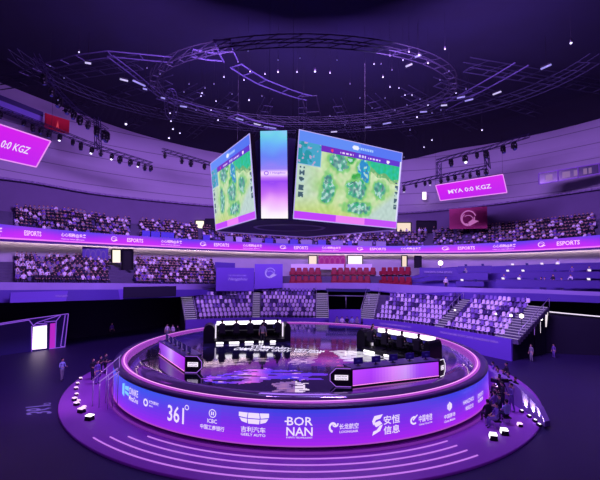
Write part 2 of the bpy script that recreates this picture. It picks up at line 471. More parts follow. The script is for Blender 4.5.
# lower lip of that wall
mb = MB(); mb.path([panB.at(x, -.1) for x in xs], .16, 6); struct(mb.build('trim_5', mat('rough_trim', (150, 132, 170), .8, 0, .5, 4)))
# ceiling
mb = MB()
top = [panT.at(x) for x in xs]; ins = [Vector((p.x * .8, 8 + (p.y - 8) * .8, 30.5)) for p in top]
mb.strip(top, ins); mb.strip(ins, [Vector((p.x * .3, 6 + (p.y - 8) * .3, 32)) for p in ins])
struct(mb.build('ceiling', ceil_mat))
# under-balcony dark curtain walls
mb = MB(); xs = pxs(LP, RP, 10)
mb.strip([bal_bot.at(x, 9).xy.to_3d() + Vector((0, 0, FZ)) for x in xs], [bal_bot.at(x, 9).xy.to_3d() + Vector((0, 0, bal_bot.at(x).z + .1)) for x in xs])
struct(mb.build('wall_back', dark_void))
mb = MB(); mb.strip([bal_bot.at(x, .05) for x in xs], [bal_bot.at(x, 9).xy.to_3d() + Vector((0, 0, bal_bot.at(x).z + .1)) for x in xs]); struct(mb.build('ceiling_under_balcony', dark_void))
# balcony deck behind the parapet
midF = lambda x: bal_top.at(x, .9, 2.)
mb = MB(); mb.strip([bal_top.at(x, .3, 2.6) for x in xs], [midF(x) for x in xs]); struct(mb.build('floor_balcony', tier_mat))
# left audience tier / centre decks / right desks
MN = 9
mBf = lambda x: midB.at(x)
tier('seating_tier', midF, mBf, LP, 216, MN)
redB = lambda x: P(x, 276.0, bal_top.Y(x) + 4.2)
mb = MB(); xs2 = pxs(216, 412, 8)
tier('seating_tier', midF, redB, 216, 412, 2)
mb.strip([redB(x) + Vector((0, 0, .0)) for x in xs2], [midB.at(x, 0, 3) for x in xs2]); struct(mb.build('floor_mid_deck', tier_mat))
tier('seating_tier', midF, mBf, 412, RP, 4, deep_purple)

# ================================================================== PEOPLE
def eval_mesh(me, mods):
    o = bpy.data.objects.new('body', me); C.objects.link(o); mods(o)
    dg = bpy.context.evaluated_depsgraph_get()
    r = bpy.data.meshes.new_from_object(o.evaluated_get(dg)); bpy.data.objects.remove(o); return r
POSES = {}
def pose(kind):
    """joint chains: name -> (pos, radius); -Y is forward, origin on the floor"""
    if kind == 'sit':
        J = dict(pel=((0, 0, .55), .15), bel=((0, .02, .74), .135), che=((0, .02, .97), .155), nec=((0, .01, 1.13), .058), jaw=((0, -.015, 1.2), .078), hea=((0, -.01, 1.29), .098), cro=((0, 0, 1.37), .07))
        for s, n in ((-1, 'l'), (1, 'r')):
            J['sh' + n] = ((s * .18, .02, 1.05), .065); J['el' + n] = ((s * .25, -.08, .8), .048); J['wr' + n] = ((s * .14, -.3, .7), .032); J['ha' + n] = ((s * .11, -.37, .69), .036)
            J['hi' + n] = ((s * .09, -.04, .53), .1); J['kn' + n] = ((s * .12, -.46, .53), .07); J['an' + n] = ((s * .12, -.45, .11), .045); J['to' + n] = ((s * .13, -.6, .05), .04)
    else:
        J = dict(pel=((0, 0, .96), .14), bel=((0, 0, 1.12), .13), che=((0, 0, 1.33), .155), nec=((0, 0, 1.5), .057), jaw=((0, -.02, 1.56), .077), hea=((0, -.015, 1.65), .097), cro=((0, -.005, 1.73), .07))
        A = {'stand': ((.25, .03, 1.12), (.27, -.06, .88), (.27, -.09, .8)), 'work': ((.25, -.02, 1.13), (.17, -.27, 1.12), (.15, -.35, 1.13)), 'reach': ((.24, -.14, 1.2), (.2, -.36, 1.34), (.19, -.43, 1.4))}[kind]
        st = .06 if kind != 'stand' else 0
        for s, n in ((-1, 'l'), (1, 'r')):
            J['sh' + n] = ((s * .185, 0, 1.42), .063); J['el' + n] = ((s * A[0][0], A[0][1], A[0][2]), .046); J['wr' + n] = ((s * A[1][0], A[1][1], A[1][2]), .032); J['ha' + n] = ((s * A[2][0], A[2][1], A[2][2]), .035)
            J['hi' + n] = ((s * .09, 0, .9), .1); J['kn' + n] = ((s * .11, -.02 + s * st, .5), .068); J['an' + n] = ((s * .12, .02 + s * st * 1.5, .09), .043); J['to' + n] = ((s * .14, -.14 + s * st * 1.5, .045), .038)
    E_ = [('pel', 'bel'), ('bel', 'che'), ('che', 'nec'), ('nec', 'jaw'), ('jaw', 'hea'), ('hea', 'cro')]
    for n in 'lr': E_ += [('che', 'sh' + n), ('sh' + n, 'el' + n), ('el' + n, 'wr' + n), ('wr' + n, 'ha' + n), ('pel', 'hi' + n), ('hi' + n, 'kn' + n), ('kn' + n, 'an' + n), ('an' + n, 'to' + n)]
    return J, E_
_bc = {}
def body_mesh(kind, levels=1, fingers=False):
    key = (kind, levels, fingers)
    if key in _bc: return _bc[key]
    J, E_ = pose(kind); names = list(J); me = bpy.data.meshes.new('body')
    me.from_pydata([J[n][0] for n in names], [(names.index(a), names.index(b)) for a, b in E_], [])
    hold = bpy.data.objects.new('hold', me); C.objects.link(hold); hold.modifiers.new('skin', 'SKIN')
    for i, n in enumerate(names): me.skin_vertices[0].data[i].radius = (J[n][1], J[n][1] * (.72 if n in ('che', 'bel', 'pel') else 1)); me.skin_vertices[0].data[i].use_root = (n == 'pel')
    bpy.data.objects.remove(hold)
    def mods(o):
        o.modifiers.new('skin', 'SKIN').use_smooth_shade = True
        if levels: m = o.modifiers.new('sub', 'SUBSURF'); m.levels = levels; m.render_levels = levels
    r = eval_mesh(me, mods)
    mb = MB(); mb.add([v.co.copy() for v in r.vertices], [tuple(p.vertices) for p in r.polygons], True)
    h = Vector(J['hea'][0]); mb.ball(h, .1, 10, 7, (.86, .98, 1.18))
    mb.ball(h + Vector((0, -.1, -.01)), .018, 6, 4, (1, 1.2, 1.4))                       # nose
    for s in (-1, 1): mb.ball(h + Vector((s * .09, .01, 0)), .026, 6, 4, (.5, 1, 1.3))     # ears
    if fingers:
        for n, s in (('l', -1), ('r', 1)):
            w = Vector(J['wr' + n][0]); p = Vector(J['ha' + n][0]); d = (p - w).normalized(); side = Vector((s, 0, 0))
            up = d.cross(side).normalized(); side = up.cross(d) * 1
            for k, L in enumerate((.075, .085, .08, .06)):
                a = p + side * (.03 - .02 * k); m = a + d * L * .7; e = m + (d * .6 + up * .5).normalized() * L * .4
                mb.tube(a, m, .010, .009, 6); mb.tube(m, e, .009, .007, 6)
            a = p - d * .03 + up * .02; m = a + (up + d * .6).normalized() * .045
            mb.tube(a, m, .012, .01, 6); mb.tube(m, m + d * .03, .01, .008, 6)
    _bc[key] = (mb, J); return _bc[key]
skin_m = mat('skin', (205, 160, 140), .6); hair_m = mat('dark_hair', (22, 18, 24), .7); shoe_m = mat('dark_shoes', (26, 24, 32), .6)
_pm = {}
CLO = {'white': (232, 228, 238), 'grey': (140, 136, 152), 'dark': (34, 30, 48), 'violet': (112, 84, 168), 'blue': (60, 70, 150), 'black': (16, 14, 22), 'navy': (30, 32, 66), 'pale blue': (150, 160, 215)}
def person_mesh(kind, shirt, trousers, levels=1, fingers=False, hair=True):
    key = (kind, shirt, trousers, levels, fingers, hair)
    if key in _pm: return _pm[key]
    mb, J = body_mesh(kind, levels, fingers)
    ms = [mat('shirt_' + shirt.replace(' ', '_'), CLO[shirt], .8), mat('trousers_' + trousers, CLO[trousers], .8), skin_m, hair_m, shoe_m]
    me = bpy.data.meshes.new('person'); me.from_pydata([tuple(v) for v in mb.v], [], mb.f)
    for m in ms: me.materials.append(m)
    hz = J['hea'][0][2]; nz = J['nec'][0][2]; pz = J['pel'][0][2]
    for p in me.polygons:
        c = p.center; i = 0
        if c.z > nz + .015: i = 3 if hair and (c.z > hz + .045 or (c.y > .02 and c.z > hz - .06)) else 2
        elif kind == 'sit':
            if c.z < .12: i = 4
            elif (c.y < -.2 and c.z > .62): i = 2
            elif c.z < .62: i = 1
        else:
            if c.z < .1: i = 4
            elif c.z < pz + .02 and abs(c.x) < .215: i = 1
            elif (kind == 'stand' and c.z < 1.0) or (kind != 'stand' and c.y < -.2): i = 2
        p.material_index = i; p.use_smooth = True
    _pm[key] = me; return me
def person(kind, pos, rz, shirt, trousers, label, group=None):
    t = thing('person', label, 'person', pos, rz, group)
    o = bpy.data.objects.new('body', person_mesh(kind, shirt, trousers, 1, True, False)); C.objects.link(o); o.parent = t
    J = pose(kind)[0]; h = Vector(J['hea'][0])
    mb = MB(); mb.ball(h + Vector((0, .018, .028)), .108, 10, 7, (.9, .98, 1.08))
    mb.f = [f for f in mb.f]; hm = bpy.data.meshes.new('hair'); hm.from_pydata([tuple(v) for v in mb.v], [], [f for f in mb.f if sum((mb.v[i] for i in f), Vector()).z / len(f) > h.z - .02 or sum((mb.v[i] for i in f), Vector()).y / len(f) > .03]); hm.materials.append(hair_m)
    for p in hm.polygons: p.use_smooth = True
    ho = bpy.data.objects.new('hair', hm); C.objects.link(ho); ho.parent = t
    return t

# ================================================================== SEATS
def seat_parts(mb, low=False):
    if low:
        mb.box((0, -.02, .43), (.44, .42, .06)); mb.add([(-.2, .2, .42), (.2, .2, .42), (.22, .27, .84), (-.22, .27, .84), (-.2, .24, .42), (.2, .24, .42), (.22, .31, .84), (-.22, .31, .84)], [(0, 1, 2, 3), (5, 4, 7, 6), (3, 2, 6, 7), (0, 3, 7, 4), (1, 5, 6, 2)])
        return
    mb.box((0, -.02, .43), (.45, .44, .07), 0, 1, .03)
    mb.box((0, .05, .2), (.08, .12, .4)); mb.box((0, .05, .02), (.26, .3, .04))
    n = 6; fr = []; bk = []
    for j, (z, w, y) in enumerate(((.42, .2, .18), (.55, .225, .22), (.72, .225, .25), (.84, .19, .28), (.88, .12, .285))):
        for k in range(n + 1):
            a = -1 + 2 * k / n; fr.append(Vector((a * w, y - .06 * a * a, z))); bk.append(Vector((a * w, y - .06 * a * a + .04, z)))
    N = len(fr); fs = []
    for j in range(4):
        for k in range(n):
            q = j * (n + 1) + k; fs.append((q, q + 1, q + n + 2, q + n + 1)); fs.append((N + q + 1, N + q, N + q + n + 1, N + q + n + 2))
    for j in range(4):
        for k in (0, n):
            q = j * (n + 1) + k; fs.append((q, q + n + 1, N + q + n + 1, N + q))
    for k in range(n): q = 4 * (n + 1) + k; fs.append((q, q + 1, N + q + 1, N + q))
    mb.add(fr + bk, fs, True)
def seat_mesh(m, low=False):
    mb = MB(); seat_parts(mb, low); mb.v = [Vector((p.x * .88, p.y, p.z)) for p in mb.v]; o = mb.build('stadium_seat', m, None, True); me = o.data; bpy.data.objects.remove(o); return me
SM = {'pale': seat_mesh(seat_pale), 'violet': seat_mesh(seat_mid), 'dark': seat_mesh(seat_dark)}
class Heap:
    """collects copies of small meshes into one uncountable object"""
    def __init__(s): s.v = []; s.f = []; s.mi = []; s.mats = []
    def put(s, me, pos, rz, k=1.):
        M = Matrix.Translation(pos) @ Matrix.Rotation(rz, 4, 'Z') @ Matrix.Scale(k, 4); n = len(s.v)
        s.v += [tuple(M @ v.co) for v in me.vertices]; mp = []
        for m in me.materials:
            if m not in s.mats: s.mats.append(m)
            mp.append(s.mats.index(m))
        for p in me.polygons: s.f.append(tuple(i + n for i in p.vertices)); s.mi.append(mp[p.material_index])
    def build(s, name):
        me = bpy.data.meshes.new(name); me.from_pydata(s.v, [], s.f)
        for m in s.mats: me.materials.append(m)
        me.polygons.foreach_set('material_index', s.mi); me.update()
        o = bpy.data.objects.new(name, me); C.objects.link(o); return o
def inst(name, me, pos, rz, label, cat, group):
    o = bpy.data.objects.new(name, me); C.objects.link(o); o.location = pos; o.rotation_euler = (0, 0, rz); tag(o, label, cat, group); return o

aisles = [(s_of(191), .95), (s_of(256), .62), (s_of(322), 1.0), (sR0 + .02, 1.6), (s_of(438), .7), (sR1 - .0, 1.3)]
cand = []
for a, b in ((sL0, sL1), (sR0, sR1)):
    for i in range(LN):
        rf = lambda s, i=i: rowpt(lowF, lowB, LN, i, s)
        for s in even(rf, a + .02, b - .02, .545):
            p = rf(s); q = lowpos(s)
            if any(abs((lowpos(sa) - q).length) < w for sa, w in aisles): continue
            if a == 0: blk = 'lower block left of the left aisle' if s < aisles[1][0] else 'lower block right of the left aisle'
            else: blk = 'lower block beside the dark tunnel' if s < aisles[4][0] else 'lower block nearest the right hand stairs'
            k = random.random(); col = 'pale' if k < (.88 - .125 * i) else 'violet' if k < (.97 - .05 * i) else 'dark'
            cand.append((p.length, p, heading(rf, s, .1), col, i, blk))
cand.sort(key=lambda c: c[0])
seat_heap = Heap(); low_seat = seat_mesh(seat_dark, True); low_mid = seat_mesh(seat_mid, True); low_pale = seat_mesh(seat_pale, True)
for n, (d, p, rz, col, i, blk) in enumerate(cand):
    if n < 300: inst('stadium_seat', SM[col], p, rz, '%s seat in the %s row of the %s' % (col, ORD[i], blk), 'seat', 'seats in the ' + blk)
    else: seat_heap.put({'pale': low_pale, 'violet': low_mid, 'dark': low_seat}[col], p, rz)
# audience
pal = [('white', 'dark'), ('grey', 'dark'), ('dark', 'navy'), ('violet', 'dark'), ('dark', 'black'), ('black', 'black'), ('white', 'navy'), ('dark', 'dark'), ('navy', 'black'), ('black', 'dark')]
crowd = []
def audience(Ff, Bf, n, a, b, occ, area, skip=(), rows=None, sp=.53):
    for i in (rows or range(n)):
        rf = lambda x, i=i: rowpt(Ff, Bf, n, i, x, .5)
        for x in even(rf, a, b, sp):
            if any(s0 < x < s1 for s0, s1 in skip): continue
            p = rf(x); rz = heading(rf, x, 1.)
            seat_heap.put(low_seat if random.random() < .6 else low_mid, p, rz, .84)
            if random.random() < occ:
                q = p + Vector((math.sin(rz) * .0, 0, 0)); crowd.append((p.length, q + Vector((math.cos(rz) * random.uniform(-.08, .08), 0, 0)), rz + random.uniform(-.5, .5), random.choice(pal), i, area))
audience(midF, mBf, MN, 14, 214, .9, 'middle left stand', skip=((108, 135),))
audience(lambda x: upF.at(x), lambda x: upB.at(x), UN, 14, 198, .72, 'upper left stand', skip=((130, 140),))
audience(lambda x: upF.at(x), lambda x: upB.at(x), UN, 202, 402, .6, 'upper centre stand' , sp=.55, rows=range(1, UN))
audience(lambda x: upF.at(x), lambda x: upB.at(x), UN, 402, 488, .45, 'upper stand below the banner', skip=((425, 432),))
audience(lambda x: upF.at(x), lambda x: upB.at(x), UN, 488, 596, .92, 'upper right stand')
crowd.sort(key=lambda c: c[0]); ch = Heap()
for n, (d, p, rz, (sh, tr), i, area) in enumerate(crowd):
    me = person_mesh('sit', sh, tr, 0 if n >= 300 else 1)
    if n < 300: inst('spectator', me, p, rz, 'spectator in %s shirt and %s trousers, %s row of the %s' % (sh, tr, ORD[i], area), 'person', 'spectators in the ' + area).scale = (.84, .84, .84)
    else: ch.put(me, p, rz, .84)
tag(ch.build('spectator_crowd'), 'distant seated crowd filling the middle and upper level stands', 'crowd', kind='stuff')
tag(seat_heap.build('stadium_seats'), 'rows of dark and violet folding seats under the crowd and in the far rows', 'seats', kind='stuff')

# aisle stairs of the lower stand
for s0, w, nm, lit in ((aisles[0][0], 1.5, 'lit stairs at the left end of the lower left seats', 0), (aisles[1][0], 1.0, 'narrow stairs between the two lower left seat blocks', 0), (aisles[2][0] , 1.7, 'stairs at the right end of the lower left seats, beside the dark tunnel', 0),
        (aisles[3][0] + .12, 1.9, 'stairs at the left end of the lower right seats, beside the dark tunnel', 0), (aisles[4][0], 1.2, 'diagonal stairs between the two lower right seat blocks', 0), (sR1 - .12, 2.4, 'broad lit stairs at the far right end of the lower seats', 1)):
    n = lownorm(s0); tdir = Vector((-n.y, n.x, 0)); base = lowpos(s0)
    t = thing('aisle_stairs', nm, 'stairs', (base.x, base.y, 1.0)); rz = math.atan2(tdir.y, tdir.x)
    mb = MB(); me_ = MB()
    for k in range(14):
        z = 1.62 + (4.6 - 1.6) * (k + 1) / 14; c = base + n * (.45 + k * .43)
        mb.box((c.x, c.y, z - .25), (w, .44, .5), rz)
        e = c - n * .2; me_.box((e.x, e.y, z + .02), (w, .06, .05), rz)
    mb.build('steps', tier_mat, t); me_.build('nosing', emit('nosing_glow', (205, 180, 240), .75), t)  # step edges given an added glow to brighten them
    mb = MB()
    for sd in (-1, 1):
        if w < 1.3 and sd < 0: continue
        a = base + n * .4 + tdir * sd * w * .5; b = base + n * 6.3 + tdir * sd * w * .5
        a.z = 2.6; b.z = 5.6; mb.tube(a, b, .03, .03, 6)
        for k in range(6): q = a.lerp(b, k / 5); mb.tube(q, (q.x, q.y, q.z - .95), .025, .025, 6)
    mb.build('handrail', steel, t)

# ================================================================== MID LEVEL CONTENTS
def facing(p): 
    d = (SC - p); return math.atan2(d.x, -d.y)
# red armchairs
def armchair():
    t = thing('armchair', 'red leather armchair', 'armchair', (0, 0, 0))
    mb = MB(); mb.box((0, -.05, .32), (.62, .6, .26), 0, 1, .05); mb.build('seat', red_seat, t, True)
    mb = MB(); mb.box((0, .28, .66), (.74, .2, .82), 0, .92, .07); mb.build('backrest', red_seat, t, True)
    for s in (-1, 1): mb = MB(); mb.box((s * .38, -.03, .36), (.15, .66, .5), 0, 1, .05); mb.build('armrest', red_seat, t, True)
    mb = MB(); mb.box((0, 0, .08), (.6, .55, .14)); mb.build('base', black, t, True)
    return t
ac = armchair(); first = True
r1 = lambda x: rowpt(midF, redB, 2, 0, x, .5); r2 = lambda x: rowpt(midF, redB, 2, 1, x, .5)
for ri, rf in enumerate((r1, r2)):
    for (a, b, sec) in ((289.5, 324, 'left of the pale gap'), (331, 373.5, 'in the middle section'), (380, 412, 'at the right end')):
        for x in even(rf, a, b, 1.02 ):
            o = ac if first else copy_tree(ac); first = False
            p = rf(x); o.location = p; o.scale = (1.1, 1.1, 1.28); o.rotation_euler = (0, 0, heading(rf, x, 1)); TM[o.name] = None
            tag(o, 'red armchair in the %s row %s of the mid deck' % (('front', 'rear')[ri], sec), 'armchair', 'red armchairs %s' % sec)
# purple hoardings
def board(name, x0, x1, yt0, yt1, yb0, yb1, Y0, Y1, m, label, cat, texts=(), tm=lit_faint, th=.12, parts=None):
    bl, br, tr, tl = P(x0, yb0, Y0), P(x1, yb1, Y1), P(x1, yt1, Y1), P(x0, yt0, Y0)
    tl.x, tl.y = bl.x, bl.y; tr.x, tr.y = br.x, br.y
    fn, nrm = quad_fn(bl, br, tr, tl)
    t = thing(name, label, cat, (bl + br) / 2)
    mb = MB(); mb.slab([bl, br, tr, tl], nrm, th); mb.build('panel', m, t)
    if texts:
        mt = MB()
        for q in texts: q(mt, fn)
        mt.build('lettering', tm, t)
    return t, fn, nrm
board('hoarding', 216, 254, 267.5, 268, 291, 291, 56.5, 60, purple_paint, 'large violet board with a line of pale writing behind the lower left seats', 'board',
      [lambda m, f: put_text(m, 'Hangzhou', f, .28, .78, .42, .58, .1), lambda m, f: put_text(m, 'THE 19TH ASIAN GAMES', f, .3, .78, .64, .7)], emit('pale_violet_lettering', (150, 110, 235), .9))
board('hoarding', 215, 235, 262, 263, 268, 268, 59.5, 61, deep_purple, 'short darker violet board behind the left violet board', 'board')
board('hoarding', 254.5, 282.5, 264, 264, 289, 288, 59.5, 60.4, purple_paint, 'square violet board with a pale swirling emblem', 'board', [lambda m, f: emblem(m, f, .36, .74, .42, .85)], emit('pale_violet_emblem', (170, 140, 245), .9))
# banner on left balcony, dark banner
board('balcony_banner', 10, 123, 292.5, 289.2, 302.8, 299.4, 36.4, 45.5, purple_paint, 'long blue violet banner hung on the left balcony front', 'banner', [lambda m, f: put_text(m, 'Hangzhou Asian Games Esports', f, .35, .8, .4, .62)], lit_faint)
board('balcony_banner', 123.5, 176, 287, 286, 298, 296.5, 45.4, 50.3, dark_void, 'dark banner on the balcony front right of the long violet banner', 'banner')
board('wall_mural', 82, 108, 246.5, 248, 262, 262, 51.3, 53.5, deep_purple, 'patterned violet mural on the middle level wall left of the lit doorway', 'mural', [lambda m, f: [put_ring(m, f, .1 + .2 * k, .3 + .2 * k, .1 + .1 * (k % 3), .9 - .1 * (k % 2), .12) for k in range(4)]], emit('mural_lines', (120, 85, 190), .6))
# lit doorways in the mid wall and upper wall
def lit_panel(name, x0, x1, y0, y1, Y, m, label, cat='doorway', frame=True):
    bl, br, tr, tl = P(x0, y1, Y), P(x1, y1, Y), P(x1, y0, Y), P(x0, y0, Y); fn, nrm = quad_fn(bl, br, tr, tl)
    t = thing(name, label, cat, (bl + br) / 2); mb = MB(); mb.slab([bl, br, tr, tl], nrm, .08); mb.build('opening', m, t)
    if frame:
        mb = MB(); e = .12
        for a, b in ((bl, tl), (tl, tr), (tr, br)): mb.tube(a + nrm * .06, b + nrm * .06, e, e, 4, smooth=False)
        mb.build('frame', black, t)
    return t, fn
lit_panel('doorway', 112, 121.5, 249.5, 262.5, 53.0, emit('warm_door', (255, 240, 215), 1.3), 'bright doorway in the middle level left wall')
lit_panel('doorway', 122.5, 133, 249.5, 270, 52.5, black_soft, 'dark doorway beside the bright doorway on the middle level')
lit_panel('doorway', 195.5, 204.5, 220.5, 234, 68.5, emit('warm_door', (255, 240, 215), 1.3), 'bright doorway in the upper level wall left of the hanging scoreboard')
lit_panel('doorway', 205.5, 215, 219, 236, 68.5, black_soft, 'dark doorway right of the bright upper level doorway')
lit_panel('window_panel', 396.5, 411, 222.5, 231.5, 75.5, lit_warm, 'warm lit window in the upper level wall right of the scoreboard', 'window')
lit_panel('doorway', 416.5, 436, 221, 237, 74, black_soft, 'wide dark doorway in the upper level wall')
lit_panel('glass_case', 308.5, 317, 255.5, 264, 70, lit_warm, 'small lit frame left of the magenta wall panel', 'frame')
lit_panel('glass_case', 347.5, 362.5, 255.5, 266, 70, emit('white_case', (255, 235, 240), 1.25), 'large lit frame with a small dark plate right of the magenta wall panel', 'frame')
lit_panel('glass_case', 401.5, 407, 255.5, 266.5, 67.5, lit_warm, 'narrow lit frame above the right end of the red armchairs', 'frame')
lit_panel('doorway', 414.5, 421, 256, 268, 67, black_soft, 'narrow dark doorway on the middle level right of the lit frame')
board('wall_mural', 318.5, 345, 255.5, 255.5, 267, 267, 70.2, 70.2, mat('magenta_vinyl', (170, 20, 110), .6), 'magenta patterned panel on the middle level wall', 'mural', [lambda m, f: [put_ring(m, f, .02 + .2 * k, .22 + .2 * k, .1, .9, .14) for k in range(5)]], emit('magenta_lines', (190, 60, 150), .7))
mb = MB()
for a, b in ((291, 300), (300, 344), (346, 372)):
    mb.add([P(a, 269.5, 68.4), P(b, 269.5, 68.4), P(b, 264, 68.4), P(a, 264, 68.4), P(a, 269.5, 68.7), P(b, 269.5, 68.7), P(b, 264, 68.7), P(a, 264, 68.7)], [(0, 1, 2, 3), (5, 4, 7, 6), (3, 2, 6, 7), (0, 3, 7, 4), (1, 5, 6, 2)])
tag(mb.build('counter', mat('white_counter', (235, 225, 235), .5)), 'low pale counter wall behind the rear red armchairs', 'counter')
# red banner in the upper stand
board('wall_banner', 449.5, 487.5, 209, 206.5, 229, 228.5, 67, 64.8, mat('crimson_vinyl', (176, 16, 96), .6), 'crimson banner with pale swirling emblem on the upper level wall', 'banner', [lambda m, f: emblem(m, f, .3, .72, .12, .88)], emit('rose_emblem', (200, 110, 190), .8))
# desks of the right middle stand
def media_desk(x0, x1, y0, y1, h0, h1, Y0, Y1, label, m=mat('desk_violet', (76, 54, 140), .6)):
    bl, br = P(x0, y0 + h0, Y0), P(x1, y1 + h1, Y1); tl = P(x0, y0, Y0); tr = P(x1, y1, Y1); tl.x, tl.y = bl.x, bl.y; tr.x, tr.y = br.x, br.y
    fn, n = quad_fn(bl, br, tr, tl); t = thing('media_desk', label, 'desk', (bl + br) / 2, 0, 'long desks of the middle level right stand')
    mb = MB(); mb.slab([bl, br, tr, tl], n, .06); mb.build('front_panel', m, t)
    mb = MB(); k = Vector((n.x, n.y, 0)).normalized() * .7; mb.slab([tl, tr, tr - k, tl - k], (0, 0, 1), .05); mb.build('desk_top', mat('desk_laminate', (104, 84, 160), .5), t)
    return tl, tr, n
DK = [(419.5, 457, 267.5, 268, 8, 8, 57.5, 55, 'banner fronted violet desk under the bright wall lamp'), (458, 492, 266.2, 265.5, 5, 5, 57, 55, 'rear violet desk left of the right hand aisle'), (457, 488, 273, 272.5, 7, 7.5, 54.5, 52.5, 'middle violet desk left of the right hand aisle'),
      (456, 484, 281, 281.5, 5, 5, 52.9, 51.8, 'front violet desk left of the right hand aisle'), (506, 600, 265.5, 263.5, 5.5, 6, 54.5, 49, 'rear long violet desk right of the aisle'), (501, 600, 271.8, 271.5, 6, 7, 52.5, 47.4, 'middle long violet desk right of the aisle'), (496, 600, 279.5, 280.5, 7, 8, 50.9, 45.6, 'front long violet desk right of the aisle')]
for k, d in enumerate(DK):
    tl, tr, n = media_desk(*d)
    if k == 0: continue
    L = (tr - tl).length; m_ = int(L / 1.6)
    for j in range(m_):
        if random.random() < .35: continue
        p = tl.lerp(tr, (j + .5) / m_) - Vector((n.x, n.y, 0)).normalized() * .35; p.z += .0
        t = thing('laptop', 'open laptop on the %s' % d[8], 'laptop', p, facing(p) + PI, 'laptops on the ' + d[8])
        mb = MB(); mb.box((0, 0, .012), (.36, .25, .024)); mb.build('keyboard_base', black, t, True)
        mb = MB(); mb.add([(-.18, .12, .02), (.18, .12, .02), (.18, .2, .26), (-.18, .2, .26), (-.18, .14, .02), (.18, .14, .02), (.18, .22, .26), (-.18, .22, .26)], [(0, 1, 2, 3), (5, 4, 7, 6), (3, 2, 6, 7), (0, 3, 7, 4), (1, 5, 6, 2)]); mb.build('screen_lid', lit_soft if random.random() < .4 else screen_blue, t, True)
    for j in range(m_):
        if random.random() < .6: continue
        nn = Vector((n.x, n.y, 0)).normalized(); p = tl.lerp(tr, (j + .5) / m_) - nn * 1.05; p.z = tl.lerp(tr, (j + .5) / m_).z - .72
        inst('journalist', person_mesh('sit', random.choice(['white', 'grey', 'dark', 'violet']), 'dark'), p, facing(p), 'seated person working at the ' + d[8], 'person', 'people at the ' + d[8])
# text on the banner desk
bl, br, tr, tl = P(421, 274.8, 57.2), P(456, 275.3, 54.8), P(456, 268.8, 54.8), P(421, 268.2, 57.2); fn, n = quad_fn(bl, br, tr, tl, .1)
mt = MB(); put_text(mt, 'HANGZHOU CHINA ESPORTS', fn, .1, .9, .3, .6); tag(mt.build('banner_sign', emit('desk_lettering', (150, 105, 230), .9)), 'thin pale writing on the front of the desk banner', 'sign')
p = P(440.5, 263, 58); mb = MB(); mb.ball(p, .42, 12, 8); mb.tube(p + Vector((0, 0, -.4)), p + Vector((0, 0, -1.9)), .05, .05, 6)
t = thing('globe_lamp', 'bright round lamp above the banner fronted desk', 'lamp', p + Vector((0, 0, -1.9))); mb = MB(); mb.ball(p, .36, 12, 8); mb.build('globe', emit('lamp_globe', (255, 235, 220), 2.5), t); mb = MB(); mb.tube(p + Vector((0, 0, -.34)), p + Vector((0, 0, -1.9)), .05, .05, 6); mb.build('stand', black, t)
# upper balcony front desks
for k, (a, b, c) in enumerate(((142, 150, 1), (151, 160, 1), (161, 174, 1), (203, 210, 1), (225, 233, 0), (236, 242, 2), (251, 262, 0), (265, 273, 1), (276, 288, 0), (290, 298, 1), (301, 312, 0), (318, 326, 1), (331, 343, 0), (348, 352, 1), (358, 372, 0), (376, 386, 0))):
    m = (mat('grey_desk', (150, 145, 180), .5), mat('blue_desk', (82, 74, 190), .5), mat('pale_desk', (205, 200, 235), .4))[c]
    x0, x1 = a, b; Y0 = rib_top.Y(a) + .75; Y1 = rib_top.Y(b) + .75; h = 5.2
    bl, br = P(a, rib_top.y(a) + 1, Y0), P(b, rib_top.y(b) + 1, Y1); tl, tr = bl + Vector((0, 0, 1.0)), br + Vector((0, 0, 1.0)); fn, n = quad_fn(bl, br, tr, tl)
    t = thing('press_desk', ('grey', 'blue', 'pale')[c] + ' press desk, %s from the left along the upper balcony edge' % ORD[k], 'desk', (bl + br) / 2, 0, 'press desks on the upper balcony edge')
    mb = MB(); mb.slab([bl, br, tr, tl], n, .08); mb.build('front_panel', m, t)
    mb = MB(); kk = Vector((n.x, n.y, 0)).normalized() * .7; mb.slab([tl, tr, tr - kk, tl - kk], (0, 0, 1), .05); mb.build('desk_top', m, t)
# tunnel between the lower stands
board('hoarding', 329, 361, 309.5, 309.5, 334, 334, 52.5, 52.5, purple_paint, 'plain violet board closing the foot of the dark tunnel', 'board')
t = thing('tunnel_railing', 'thin pale railing across the dark tunnel opening', 'railing', P(346, 300, 57)); mb = MB()
mb.tube(P(326, 295.5, 57), P(370, 296.2, 57), .05, .05, 6)
mb.build('top_rail', steel, t); mb = MB()
for x in (327, 346, 369): mb.tube(P(x, 295.7, 57), P(x, 308, 57), .035, .035, 6)
mb.build('post', steel, t)
board('shelf_board', 326, 370, 288.5, 289, 291.5, 292, 59.5, 59.5, mat('teal_dark_board', (30, 34, 90), .6), 'dark teal beam across the top of the tunnel', 'beam')

# ================================================================== STAGE
cable_m = mat('black_cable', (3, 3, 4), 1.)
stage = thing('round_stage', 'large round black glossy stage with a blue violet sponsor fascia', 'stage', (SC.x, SC.y, PZ))
gloss = mat('glossy_stage_top', (26, 18, 46), .16)
ann_m = mat('stage_rim', (150, 122, 172), .07, .55, .04, .6)
cc = (SC.x, SC.y)
mb = MB(); mb.lathe([(12.4, ST + .02), (12.5, ST + .02), (13.75, ST), (13.75, ST - .01)], cc, 160); mb.build('rim_deck', ann_m, stage)
mb = MB(); mb.lathe([(14.1, ST - .02), (14.1, ST), (SR, ST), (SR + .02, ST - .1), (SR - .02, ST - .14)], cc, 160); mb.build('outer_kerb', mat('dark_kerb', (54, 34, 92), .35), stage)
mb = MB(); mb.lathe([(13.75, ST - .01), (13.82, ST + .02), (13.84, ST + .05), (14.0, ST + .05), (14.02, ST + .02), (14.1, ST - .01)], cc, 160); mb.build('light_ring', emit('pink_ring', (186, 74, 216), .9), stage)
